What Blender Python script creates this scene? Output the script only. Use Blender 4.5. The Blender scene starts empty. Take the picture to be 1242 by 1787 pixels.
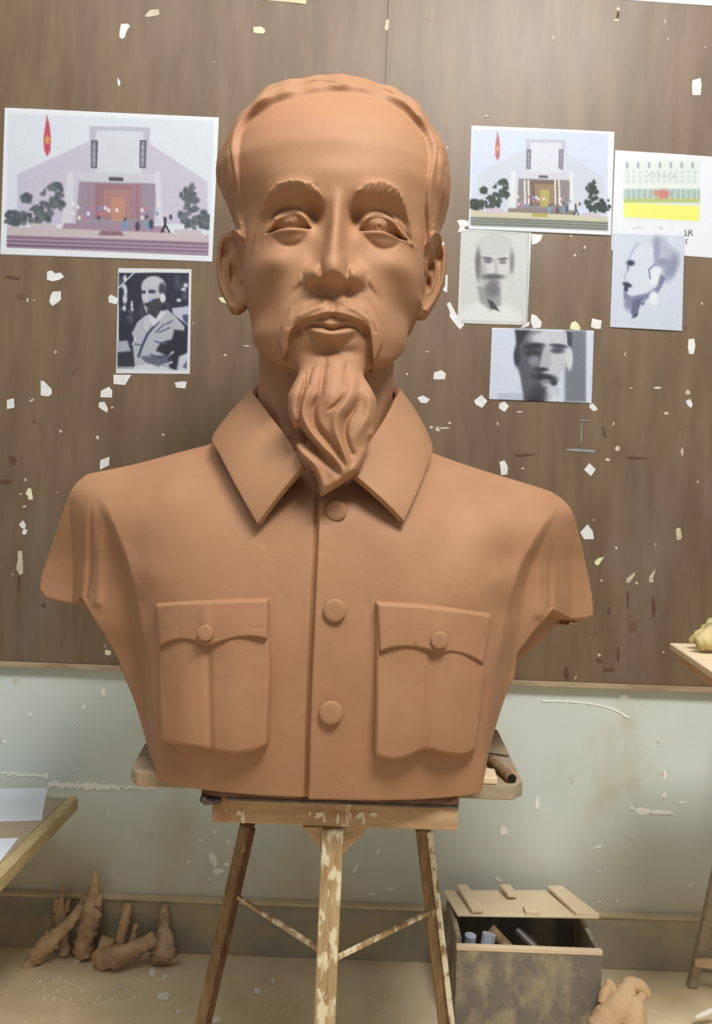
import bpy, bmesh, math, random
import numpy as np
from mathutils import Vector, Matrix

S = bpy.context.scene
C = S.collection
# ------------------------------------------------------------------ camera, light, exposure
F = 1548.0; ROLL = math.radians(2.1); H = 1.2
cr, sr = math.cos(ROLL), math.sin(ROLL)
cam = bpy.data.cameras.new('camera'); co = bpy.data.objects.new('camera', cam); C.objects.link(co)
cam.sensor_fit = 'HORIZONTAL'; cam.sensor_width = 36; cam.lens = 36*F/1242; cam.clip_start = 0.05
co.matrix_world = Matrix(((cr, -sr, 0, 0), (0, 0, -1, 0), (sr, cr, 0, H), (0, 0, 0, 1)))
S.camera = co
w = bpy.data.worlds.new('world'); S.world = w; w.use_nodes = True
w.node_tree.nodes['Background'].inputs[0].default_value = (0.92, 0.96, 1.0, 1)
w.node_tree.nodes['Background'].inputs[1].default_value = 0.30
def area(name, loc, target, size, power, col):
    l = bpy.data.lights.new(name, 'AREA'); l.shape = 'RECTANGLE'; l.size, l.size_y = size; l.energy = power; l.color = col
    o = bpy.data.objects.new(name, l); C.objects.link(o); o.location = loc
    o.rotation_euler = (Vector(target)-Vector(loc)).to_track_quat('-Z', 'Y').to_euler()
    return o
area('window_light', (0.75, -0.15, 3.8), (0, 1.7, 1.2), (1.2, 0.7), 124, (1.0, 0.97, 0.92))
area('ceiling_light', (-0.7, 0.5, 3.6), (-0.1, 1.8, 1.2), (1.3, 0.8), 22, (1.0, 0.97, 0.90))
S.view_settings.view_transform = 'Standard'; S.view_settings.look = 'None'
S.view_settings.exposure = 0.0; S.view_settings.gamma = 1.0; S.view_settings.use_curve_mapping = False

random.seed(4); rng = np.random.default_rng(4)
DW = 2.40                                    # distance of the wall

# ------------------------------------------------------------------ helpers
def UV(px, py):
    u = px-621.0; v = 893.5-py
    return u*cr-v*sr, u*sr+v*cr
def P(px, py, D):                            # a point of the photograph at distance D, in metres
    U, V = UV(px, py)
    return Vector((U*D/F, D, V*D/F+H))
def lin(c):
    c = np.asarray(c, float)/255.0
    return np.where(c <= 0.04045, c/12.92, ((c+0.055)/1.055)**2.4)
def L4(r, g, b): return tuple(float(x) for x in lin((r, g, b)))+(1,)
def sm(x, a, b):
    t = np.clip((x-a)/(b-a), 0, 1); return t*t*(3-2*t)
def put(name, me, mat=None, parent=None, smooth=False, label=None, cat=None, group=None, kind=None):
    o = bpy.data.objects.new(name, me); C.objects.link(o)
    if mat: me.materials.append(mat)
    if parent: o.parent = parent
    if smooth: me.polygons.foreach_set('use_smooth', [True]*len(me.polygons))
    tag(o, label, cat, group, kind)
    return o
def tag(o, label=None, cat=None, group=None, kind=None):
    if label: o['label'] = label
    if cat: o['category'] = cat
    if group: o['group'] = group
    if kind: o['kind'] = kind
    return o
def thing(name, label, cat, loc=(0, 0, 0), group=None):
    o = bpy.data.objects.new(name, None); C.objects.link(o); o.empty_display_size = 0.05
    o.location = loc
    return tag(o, label, cat, group)
def local(me, parent):                       # meshes are authored in world space; move under an Empty at its base
    me.transform(Matrix.Translation(-parent.location)); return me
def np_mesh(name, v, quads, normals=None):
    me = bpy.data.meshes.new(name); n = len(v); k = quads.shape[1]; m = len(quads)
    me.vertices.add(n); me.vertices.foreach_set('co', np.ascontiguousarray(v, np.float32).ravel())
    me.loops.add(m*k); me.loops.foreach_set('vertex_index', np.ascontiguousarray(quads, np.int32).ravel())
    me.polygons.add(m); me.polygons.foreach_set('loop_start', np.arange(0, m*k, k, dtype=np.int32))
    me.update(calc_edges=True)
    me.polygons.foreach_set('use_smooth', np.ones(m, bool))
    if normals is not None: me.normals_split_custom_set_from_vertices(normals.tolist())
    me.update(); return me
def bm_mesh(name, bm):
    bmesh.ops.recalc_face_normals(bm, faces=bm.faces)
    me = bpy.data.meshes.new(name); bm.to_mesh(me); bm.free(); return me
def prism(bm, pts, axis, t0, t1=None):       # polygon (list of Vector) swept by a vector
    a = [bm.verts.new(p) for p in pts]; b = [bm.verts.new(Vector(p)+Vector(axis)) for p in pts]
    bm.faces.new(a); bm.faces.new(b[::-1])
    for i in range(len(a)):
        j = (i+1) % len(a); bm.faces.new((a[i], b[i], b[j], a[j]))
def bevel(bm, w, seg=2):
    bmesh.ops.recalc_face_normals(bm, faces=bm.faces)
    bmesh.ops.bevel(bm, geom=[e for e in bm.edges], offset=w, segments=seg, affect='EDGES', profile=0.7)
def box(bm, x0, x1, y0, y1, z0, z1):
    prism(bm, [Vector((x0, y0, z0)), Vector((x1, y0, z0)), Vector((x1, y1, z0)), Vector((x0, y1, z0))], (0, 0, z1-z0), 0)
def bar(bm, a, b, w, d, up=(0, 1, 0)):       # rectangular bar from a to b
    a, b = Vector(a), Vector(b); z = (b-a).normalized(); x = Vector(up).cross(z).normalized(); y = z.cross(x)
    pts = [a+x*sx*w/2+y*sy*d/2 for sx, sy in ((-1, -1), (1, -1), (1, 1), (-1, 1))]
    prism(bm, pts, b-a, 0)
def tube(bm, pts, seg=12, rough=0.0, cap=True, seed=0, squash=1.0):   # pts: (Vector, radius); noisy ring loft
    r_ = random.Random(seed); rings = []
    n = len(pts); q = []
    for i in range(n-1):                     # Catmull-Rom densify
        p0, p1, p2, p3 = pts[max(i-1, 0)], pts[i], pts[i+1], pts[min(i+2, n-1)]
        for k in range(4):
            t = k/4.0
            c = 0.5*((2*p1[0])+(p2[0]-p0[0])*t+(2*p0[0]-5*p1[0]+4*p2[0]-p3[0])*t*t+(3*p1[0]-p0[0]-3*p2[0]+p3[0])*t**3)
            q.append((c, p1[1]+(p2[1]-p1[1])*t))
    q.append(pts[-1])
    for i, (c, r) in enumerate(q):
        d = (q[min(i+1, len(q)-1)][0]-q[max(i-1, 0)][0]).normalized()
        ref = Vector((0, 1, 0)) if abs(d.y) < 0.9 else Vector((1, 0, 0))
        x = d.cross(ref).normalized(); y = d.cross(x)
        rings.append([bm.verts.new(c+(x*math.cos(a)+y*math.sin(a)*squash)*r*(1+rough*r_.uniform(-1, 1))) for a in [2*math.pi*k/seg for k in range(seg)]])
    for A, B in zip(rings, rings[1:]):
        for k in range(seg): bm.faces.new((A[k], A[(k+1) % seg], B[(k+1) % seg], B[k]))
    if cap: bm.faces.new(rings[0][::-1]); bm.faces.new(rings[-1])
def Z0(p, z): p = Vector(p); p.z = z; return p

# ------------------------------------------------------------------ materials
def mat(name, rough=0.7, spec=0.35):
    m = bpy.data.materials.new(name); m.use_nodes = True
    b = m.node_tree.nodes['Principled BSDF']; b.inputs['Roughness'].default_value = rough
    b.inputs['Specular IOR Level'].default_value = spec
    return m, m.node_tree, b
def node(nt, t, **k):
    n = nt.nodes.new(t)
    for a, v in k.items():
        if a in n.inputs: n.inputs[a].default_value = v
        else: setattr(n, a, v)
    return n
def coords(nt, scale=(1, 1, 1)):
    g = nt.nodes.new('ShaderNodeNewGeometry'); mp = nt.nodes.new('ShaderNodeMapping'); mp.inputs['Scale'].default_value = scale
    nt.links.new(g.outputs['Position'], mp.inputs['Vector']); return mp.outputs[0]
def noise(nt, scale, detail=4, rough=0.55, co=None, vs=(1, 1, 1)):
    n = nt.nodes.new('ShaderNodeTexNoise'); n.inputs['Scale'].default_value = scale
    n.inputs['Detail'].default_value = detail; n.inputs['Roughness'].default_value = rough
    nt.links.new(co or coords(nt, vs), n.inputs['Vector']); return n.outputs['Fac']
def ramp(nt, fac, stops):
    r = nt.nodes.new('ShaderNodeValToRGB'); e = r.color_ramp.elements
    while len(e) < len(stops): e.new(0.5)
    for el, (p, c) in zip(e, stops): el.position = p; el.color = c
    nt.links.new(fac, r.inputs[0]); return r.outputs[0]
def mix(nt, fac, a, b, mode='MIX'):
    m = nt.nodes.new('ShaderNodeMix'); m.data_type = 'RGBA'; m.blend_type = mode
    for s, v in ((m.inputs[0], fac), (m.inputs[6], a), (m.inputs[7], b)):
        if hasattr(v, 'is_output'): nt.links.new(v, s)
        else: s.default_value = v
    return m.outputs[2]
def bump(nt, b, h, strength, dist):
    n = nt.nodes.new('ShaderNodeBump'); n.inputs['Strength'].default_value = strength; n.inputs['Distance'].default_value = dist
    nt.links.new(h, n.inputs['Height']); nt.links.new(n.outputs[0], b.inputs['Normal'])
BW = lambda v: (v, v, v, 1)
def two(name, c1, c2, scale=20, vs=(1, 1, 1), rough=0.75, bs=0.3, bd=0.002, lo=0.35, hi=0.65, spec=0.3, extra=None):
    m, nt, b = mat(name, rough, spec)
    f = noise(nt, scale, 6, 0.6, vs=vs)
    c = ramp(nt, f, [(lo, c1), (hi, c2)])
    if extra:
        for (c3, sc, v3, l3, h3) in extra:
            c = mix(nt, ramp(nt, noise(nt, sc, 5, 0.6, vs=v3), [(l3, BW(0)), (h3, BW(1))]), c, c3)
    nt.links.new(c, b.inputs['Base Color'])
    if bs: bump(nt, b, noise(nt, scale*5, 4, 0.6, vs=vs), bs, bd)
    return m
# terracotta coloured clay
M = {}
def clay():
    m, nt, b = mat('terracotta_clay', 0.62, 0.32)
    c = ramp(nt, noise(nt, 9, 5, 0.6), [(0.3, L4(160, 118, 85)), (0.7, L4(169, 127, 94))])
    c = mix(nt, ramp(nt, noise(nt, 5.5, 3, 0.5), [(0.5, BW(0)), (0.75, BW(0.5))]), c, L4(168, 118, 94))
    c = mix(nt, ramp(nt, noise(nt, 60, 3, 0.6), [(0.70, BW(0)), (0.78, BW(0.6))]), c, L4(150, 92, 58))
    nt.links.new(c, b.inputs['Base Color'])
    bump(nt, b, noise(nt, 70, 6, 0.65), 0.25, 0.002)
    return m
M['clay'] = clay()
M['board'] = two('brown_metal_sheet', L4(103, 84, 64), L4(119, 99, 77), 7, (3.0, 1, 0.5), 0.42, 0.12, 0.001, spec=0.42, extra=[
    (L4(104, 77, 55), 2.3, (2.2, 1, 0.6), 0.55, 0.8), (L4(122, 115, 108), 2.0, (1.6, 1, 0.5), 0.56, 0.9), (L4(98, 62, 46), 9, (1, 1, 1.2), 0.68, 0.76)])
M['trim'] = two('dusty_board_edge', L4(150, 130, 104), L4(178, 158, 130), 30, (0.3, 1, 1), 0.8)
M['ledge'] = two('dusty_ledge', L4(196, 178, 142), L4(214, 196, 160), 20, (0.3, 1, 1), 0.9)
M['wall'] = two('stained_wall_paint', L4(200, 210, 202), L4(208, 217, 212), 3, (1, 1, 1), 0.6, 0.15, 0.002, spec=0.3, extra=[
    (L4(178, 164, 132), 2.6, (1.2, 1, 0.7), 0.58, 0.86), (L4(206, 212, 202), 8, (1, 1, 1.4), 0.66, 0.74), (L4(176, 160, 124), 22, (1, 1, 1), 0.66, 0.8)])
def wall_dust():
    m = M['wall']; nt = m.node_tree; b = nt.nodes['Principled BSDF']; src = b.inputs['Base Color'].links[0].from_socket
    g = nt.nodes.new('ShaderNodeNewGeometry'); sx = nt.nodes.new('ShaderNodeSeparateXYZ'); nt.links.new(g.outputs['Position'], sx.inputs[0])
    mr = nt.nodes.new('ShaderNodeMapRange'); nt.links.new(sx.outputs[2], mr.inputs[0]); mr.inputs[1].default_value = .42; mr.inputs[2].default_value = .14; mr.inputs[3].default_value = 0; mr.inputs[4].default_value = .75
    mm = nt.nodes.new('ShaderNodeMath'); mm.operation = 'MULTIPLY'; nt.links.new(mr.outputs[0], mm.inputs[0]); nt.links.new(noise(nt, 4, 4, .6), mm.inputs[1])
    nt.links.new(mix(nt, mm.outputs[0], src, L4(196, 172, 122)), b.inputs['Base Color'])
wall_dust()
M['skirt'] = two('grey_dirty_skirting', L4(152, 148, 134), L4(174, 166, 144), 6, (1, 1, 1), 0.8, extra=[(L4(190, 172, 132), 5, (1, 1, 2), 0.45, 0.7)])
M['floor'] = two('dusty_floor', L4(222, 202, 164), L4(234, 215, 180), 5, (1, 1, 1), 0.9, 0.5, 0.003, extra=[(L4(204, 182, 140), 3.2, (1, 1, 1), 0.5, 0.75), (L4(214, 200, 170), 40, (1, 1, 1), 0.68, 0.76)])
M['wood'] = two('old_stand_wood', L4(158, 128, 90), L4(192, 166, 124), 14, (6, 6, 0.7), 0.8, extra=[(L4(226, 216, 184), 26, (2.2, 2.2, 0.8), 0.50, 0.58)])
M['wooddark'] = two('clay_stained_wood', L4(120, 94, 66), L4(152, 124, 90), 16, (5, 5, 0.7), 0.8, extra=[(L4(196, 182, 150), 30, (2, 2, 0.8), 0.62, 0.70)])
M['plank'] = two('grey_plank_wood', L4(148, 134, 112), L4(174, 158, 132), 12, (1, 5, 5), 0.85, extra=[(L4(196, 158, 120), 9, (1, 1, 1), 0.55, 0.75)])
M['beam'] = two('splashed_beam_wood', L4(172, 140, 104), L4(194, 162, 124), 12, (1, 5, 5), 0.85, extra=[(L4(230, 214, 182), 16, (2.4, 2, 0.5), 0.60, 0.68), (L4(150, 88, 62), 7, (1, 1, 1), 0.6, 0.75)])
M['darkboard'] = two('dark_board_edge', L4(88, 58, 46), L4(126, 96, 78), 20, (1, 5, 5), 0.8)
M['table'] = two('table_wood', L4(160, 148, 120), L4(176, 162, 134), 8, (1, 3, 1), 0.6)
M['tableedge'] = two('table_edge_wood', L4(176, 156, 112), L4(196, 176, 132), 12, (1, 1, 4), 0.7)
M['crate'] = two('mouldy_crate_wood', L4(160, 148, 120), L4(174, 162, 134), 9, (1, 1, 1), 0.85, extra=[(L4(126, 120, 110), 17, (1, 1, 0.7), 0.40, 0.58)])
M['lid'] = two('dusty_lid_wood', L4(222, 202, 168), L4(230, 210, 178), 10, (1, 4, 1), 0.85)
M['figclay'] = two('dried_clay', L4(196, 162, 124), L4(216, 188, 150), 16, (1, 1, 1), 0.9, 0.9, 0.006, extra=[(L4(156, 118, 90), 9, (1, 1, 1), 0.5, 0.7)])
M['peach'] = two('peach_clay', L4(214, 184, 142), L4(208, 170, 134), 8, (1, 1, 1), 0.85, 0.5, 0.004)
M['scrap'] = two('white_scrap', L4(206, 208, 206), L4(220, 222, 222), 60, (1, 1, 1), 0.7, 0)
M['scrapy'] = two('yellowed_scrap', L4(206, 204, 160), L4(226, 224, 190), 60, (1, 1, 1), 0.7, 0)
M['fleck'] = two('old_paint_fleck', L4(176, 162, 138), L4(206, 196, 176), 80, (1, 1, 1), 0.8, 0)
M['splash'] = two('white_paint_splash', L4(236, 238, 230), L4(244, 245, 238), 40, (1, 1, 1), 0.6, 0)
M['steel'] = two('dark_metal', L4(60, 54, 52), L4(96, 86, 80), 30, (1, 1, 1), 0.45, 0, spec=0.6)
M['black'] = two('bore_shade_black', L4(22, 18, 18), L4(30, 26, 24), 30, (1, 1, 1), 0.9, 0)  # near-black colour for the shade inside the pipe end
M['plaster'] = two('plaster_chip', L4(240, 236, 224), L4(248, 246, 238), 40, (1, 1, 1), 0.85, 0.3, 0.002)
M['greencl'] = two('yellow_green_clay', L4(196, 186, 120), L4(214, 196, 150), 14, (1, 1, 1), 0.85, 0.6, 0.005)
M['tin'] = two('pale_tin', L4(150, 158, 176), L4(180, 186, 196), 20, (1, 1, 1), 0.4, 0)
M['paperblank'] = two('blank_paper', L4(216, 224, 234), L4(222, 228, 236), 20, (1, 1, 1), 0.6, 0)
def printed():
    m, nt, b = mat('printed_paper', 0.5, 0.3)
    a = nt.nodes.new('ShaderNodeVertexColor'); a.layer_name = 'print'
    nt.links.new(a.outputs[0], b.inputs['Base Color'])
    bump(nt, b, noise(nt, 25, 3, 0.5), 0.15, 0.002); return m
M['print'] = printed()

# ------------------------------------------------------------------ implicit surface tools
def surface_nets(f, org, h):
    nx, ny, nz = f.shape; s = f < 0
    cnt = np.zeros((nx-1, ny-1, nz-1), np.uint8)
    for a in (0, 1):
        for b in (0, 1):
            for c in (0, 1): cnt += s[a:nx-1+a, b:ny-1+b, c:nz-1+c]
    I = np.argwhere((cnt > 0) & (cnt < 8)); idx = -np.ones(cnt.shape, np.int32); idx[I[:, 0], I[:, 1], I[:, 2]] = np.arange(len(I))
    cor = [(a, b, c) for a in (0, 1) for b in (0, 1) for c in (0, 1)]
    val = np.stack([f[I[:, 0]+a, I[:, 1]+b, I[:, 2]+c] for a, b, c in cor], 1)
    acc = np.zeros((len(I), 3)); n = np.zeros(len(I))
    for i in range(8):
        for j in range(i+1, 8):
            d = np.array(cor[j])-np.array(cor[i])
            if abs(d).sum() != 1: continue
            m = (val[:, i] < 0) != (val[:, j] < 0)
            t = val[m, i]/(val[m, i]-val[m, j])
            acc[m] += np.array(cor[i])+t[:, None]*d; n[m] += 1
    v = (I+acc/n[:, None])*h+np.array(org)
    Q = []
    for ax in range(3):
        u, w_ = [(1, 2), (2, 0), (0, 1)][ax]
        sl = [slice(1, -1)]*3; sl[ax] = slice(0, -1)
        sl2 = list(sl); sl2[ax] = slice(1, None)
        A = s[tuple(sl)]; B = s[tuple(sl2)]
        E = np.argwhere(A != B); inside = A[E[:, 0], E[:, 1], E[:, 2]]
        E = E+1; E[:, ax] -= 1
        def g(du, dw):
            e = E.copy(); e[:, u] -= du; e[:, w_] -= dw; return idx[e[:, 0], e[:, 1], e[:, 2]]
        q = np.stack([g(1, 1), g(0, 1), g(0, 0), g(1, 0)], 1)
        q[~inside] = q[~inside][:, ::-1]; Q.append(q)
    return v, np.concatenate(Q)
def subdiv(v, q):
    n = len(v); m = len(q)
    e = np.stack([q, np.roll(q, -1, 1)], 2).reshape(-1, 2); es = np.sort(e, 1)
    key = es[:, 0].astype(np.int64)*n+es[:, 1]
    uk, inv = np.unique(key, return_inverse=True)
    mid = (v[uk//n]+v[uk % n])/2; fc = v[q].mean(1)
    ei = inv.reshape(m, 4)+n; ci = np.arange(m)+n+len(uk)
    out = np.concatenate([np.stack([q[:, k], ei[:, k], ci, ei[:, k-1]], 1) for k in range(4)])
    return np.concatenate([v, mid, fc]), out
def grad(fn, v, e=0.0006):
    f0 = fn(v[:, 0], v[:, 1], v[:, 2]); g = np.empty_like(v)
    for k in range(3):
        d = [0, 0, 0]; d[k] = e
        g[:, k] = (fn(v[:, 0]+d[0], v[:, 1]+d[1], v[:, 2]+d[2])-fn(v[:, 0]-d[0], v[:, 1]-d[1], v[:, 2]-d[2]))/(2*e)
    return f0, g
def project(fn, v, it=3, lim=0.003):
    for _ in range(it):
        f0, g = grad(fn, v); s = -f0/np.maximum((g*g).sum(1), 1e-3)
        d = g*s[:, None]; L = np.linalg.norm(d, axis=1); d *= np.minimum(1, lim/np.maximum(L, 1e-9))[:, None]
        v = v+d
    return v
def relax(v, q, it=1, k=0.5):                # tangential-ish smoothing
    for _ in range(it):
        acc = np.zeros_like(v); n = np.zeros(len(v))
        for a in range(4):
            for b in (1, 3):
                np.add.at(acc, q[:, a], v[q[:, (a+b) % 4]]); np.add.at(n, q[:, a], 1)
        v = v*(1-k)+k*acc/n[:, None]
    return v
def smin(a, b, k): h = np.clip(0.5+0.5*(b-a)/k, 0, 1); return b*(1-h)+a*h-k*h*(1-h)
def smax(a, b, k): return -smin(-a, -b, k)
def sdpoly(x, y, pts):                       # signed distance, negative inside
    x, y = np.broadcast_arrays(x, y); d = np.full(x.shape, 1e18); sg = np.ones(x.shape)
    n = len(pts)
    for i in range(n):
        ax, ay = pts[i]; bx, by = pts[i-1]; ex, ey = bx-ax, by-ay; wx, wy = x-ax, y-ay
        t = np.clip((wx*ex+wy*ey)/max(ex*ex+ey*ey, 1e-12), 0, 1)
        d = np.minimum(d, (wx-ex*t)**2+(wy-ey*t)**2)
        c1 = y >= ay; c2 = y < by; c3 = ex*wy > ey*wx
        sg = np.where((c1 & c2 & c3) | (~c1 & ~c2 & ~c3), -sg, sg)
    return sg*np.sqrt(d)
def spline(pts, n=6, closed=False):
    pts = [np.array(p, float) for p in pts]; out = []; N = len(pts)
    for i in range(N if closed else N-1):
        if closed: p0, p1, p2, p3 = pts[i-1], pts[i], pts[(i+1) % N], pts[(i+2) % N]
        else: p0, p1, p2, p3 = pts[max(i-1, 0)], pts[i], pts[i+1], pts[min(i+2, N-1)]
        for k in range(n):
            t = k/n; out.append(0.5*(2*p1+(p2-p0)*t+(2*p0-5*p1+4*p2-p3)*t*t+(3*p1-p0-3*p2+p3)*t**3))
    if not closed: out.append(pts[-1])
    return out
class Relief:                                # relief drawn over the face plane, 1 cell = 0.95 mm
    def __init__(s, x0, x1, y0, y1, D0):
        s.x0, s.y0, s.D0 = x0, y0, D0; s.gx, s.gy = np.meshgrid(np.arange(x0, x1), np.arange(y0, y1)); s.m = np.zeros(s.gx.shape)
        s.gx = s.gx.astype(float); s.gy = s.gy.astype(float)
    def q(s, x, y, D=None):
        D = D or s.D0; return 621+(x-621)*D/s.D0, 893.5+(y-893.5)*D/s.D0
    def win(s, xs, ys, r):
        a = int(max(min(xs)-r-s.x0, 0)); b = int(min(max(xs)+r-s.x0+1, s.m.shape[1]))
        c = int(max(min(ys)-r-s.y0, 0)); d = int(min(max(ys)+r-s.y0+1, s.m.shape[0]))
        return slice(c, d), slice(a, b)
    def G(s, x, y, sx, sy, amp, rot=0, D=None, p=2):
        x, y = s.q(x, y, D); w_ = s.win([x], [y], 3.2*max(sx, sy)); X = s.gx[w_]-x; Y = s.gy[w_]-y
        c, n = math.cos(math.radians(rot)), math.sin(math.radians(rot)); a = (X*c+Y*n)/sx; b = (-X*n+Y*c)/sy
        s.m[w_] += amp*np.exp(-np.power(a*a+b*b, p/2))
    def line(s, pts, D=None, m=None, p=2):   # pts: (x, y, width, amp)
        tgt = s.m if m is None else m
        q = spline([(*s.q(a, b, D), w_, am) for a, b, w_, am in pts], 6)
        w_ = s.win([k[0] for k in q], [k[1] for k in q], 3*max(k[2] for k in q)); X = s.gx[w_]; Y = s.gy[w_]
        best = np.zeros(X.shape)
        for A, B in zip(q, q[1:]):
            ex, ey = B[0]-A[0], B[1]-A[1]; t = np.clip(((X-A[0])*ex+(Y-A[1])*ey)/max(ex*ex+ey*ey, 1e-9), 0, 1)
            d = np.hypot(X-A[0]-ex*t, Y-A[1]-ey*t); W = A[2]+(B[2]-A[2])*t; am = A[3]+(B[3]-A[3])*t
            v = am*np.exp(-np.power(d/np.maximum(W, 0.5), p)); best = np.where(np.abs(v) > np.abs(best), v, best)
        tgt[w_] += best
    def mask(s, pts, edge, D=None, sp=True):
        q = [s.q(p[0], p[1], p[2] if len(p) > 2 else D) for p in pts]
        if sp: q = [tuple(k) for k in spline(q, 4, True)]
        return 1-sm(sdpoly(s.gx, s.gy, q), -edge/2, edge/2)
    def poly(s, pts, amp, edge, D=None): s.m += amp*s.mask(pts, edge, D)
    def at(s, x, z, m=None):
        m = s.m if m is None else m
        U = x*F/s.D0; V = z*F/s.D0; u = U*cr+V*sr; v = -U*sr+V*cr
        ix = np.clip(621+u-s.x0, 0, m.shape[1]-1.001); iy = np.clip(893.5-v-s.y0, 0, m.shape[0]-1.001)
        a = ix.astype(int); b = iy.astype(int); fx = ix-a; fy = iy-b
        return (m[b, a]*(1-fx)+m[b, a+1]*fx)*(1-fy)+(m[b+1, a]*(1-fx)+m[b+1, a+1]*fx)*fy

# ================================================================== SETTING
def setting():
    bm = bmesh.new(); box(bm, -2.6, 2.6, DW, DW+0.12, 0, 3.3); wall = put('wall_back', bm_mesh('wall_back', bm), M['wall'], kind='structure')
    bm = bmesh.new(); box(bm, -2.6, 2.6, -1.2, DW+0.12, -0.08, 0); put('floor', bm_mesh('floor', bm), M['floor'], kind='structure')
    bm = bmesh.new(); box(bm, -2.6, 2.6, DW-0.022, DW, 0, 0.138); bevel(bm, 0.004); put('baseboard_back', bm_mesh('baseboard_back', bm), M['skirt'], kind='structure')
    bm = bmesh.new(); rr = random.Random(3)   # dust ledge on the skirting
    box(bm, -2.6, 2.6, DW-0.027, DW-0.0005, 0.1385, 0.146); bevel(bm, 0.002); put('trim_1', bm_mesh('trim_1', bm), M['ledge'], kind='structure')
    # paint splashes and plaster drips on the lower wall
    bm = bmesh.new()
    def blob(px, py, w_, h_, rot=0, n=9):
        c = P(px, py, DW-0.0002); ca, sa = math.cos(rot), math.sin(rot); r2 = random.Random(int(px*7+py))
        vs = []
        for k in range(n):
            a = 2*math.pi*k/n; r = r2.uniform(0.7, 1.15); x = math.cos(a)*w_*r/2*DW/F; z = math.sin(a)*h_*r/2*DW/F
            vs.append(Vector((c.x+x*ca-z*sa, DW+0.0004, c.z+x*sa+z*ca)))
        prism(bm, vs, (0, -0.0014-(px*13 % 17)*.00009, 0), 0)
    for b in [(180, 1208, 9, 20, 0.2), (146, 1235, 8, 8), (52, 1247, 6, 6), (8, 1294, 9, 6), (132, 1262, 4, 4), (130, 1344, 4, 4), (878, 1449, 15, 16), (937, 1402, 7, 24),
              (1158, 1388, 9, 11), (1160, 1352, 5, 18), (1088, 1216, 20, 10), (1190, 1400, 16, 4), (1122, 1415, 34, 16), (1152, 1417, 46, 8), (1102, 1410, 8, 6),
              (189, 1419, 4, 5), (375, 1452, 8, 6), (350, 1466, 6, 6), (398, 1470, 5, 8), (372, 1500, 12, 26, 0.4), (380, 1520, 22, 10), (396, 1508, 12, 8), (364, 1535, 5, 6),
              (330, 1503, 5, 6), (484, 1415, 4, 6), (515, 1433, 6, 3), (620, 1515, 5, 18, -0.5), (660, 1485, 5, 10, -0.2), (650, 1560, 14, 4), (680, 1552, 16, 4), (1046, 1520, 4, 4),
              (1076, 1572, 4, 5), (1046, 1574, 4, 4), (1204, 1545, 3, 8), (1044, 1478, 18, 4, 0.3), (870, 1536, 14, 4, -0.6), (300, 1310, 4, 4), (480, 1585, 4, 8), (870, 1285, 6, 8)]: blob(*b)
    for i in range(46):                      # thick plaster seam at table height
        x = 4+i*5.9; blob(x, 1366+x*0.037+random.uniform(-2.0, 2.0)+(0 if x > 85 else -16), random.uniform(6, 12), random.uniform(3, 5) if (x < 80 or x > 205) else random.uniform(9, 15))
    arc = spline([(948, 1223), (990, 1224), (1030, 1228), (1070, 1238), (1096, 1252)], 8)
    for a in arc: blob(a[0], a[1], 7, 3.2, -0.15)
    put('paint_splash', bm_mesh('paint_splash', bm), M['splash'], wall, kind='stuff')
setting()

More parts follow.
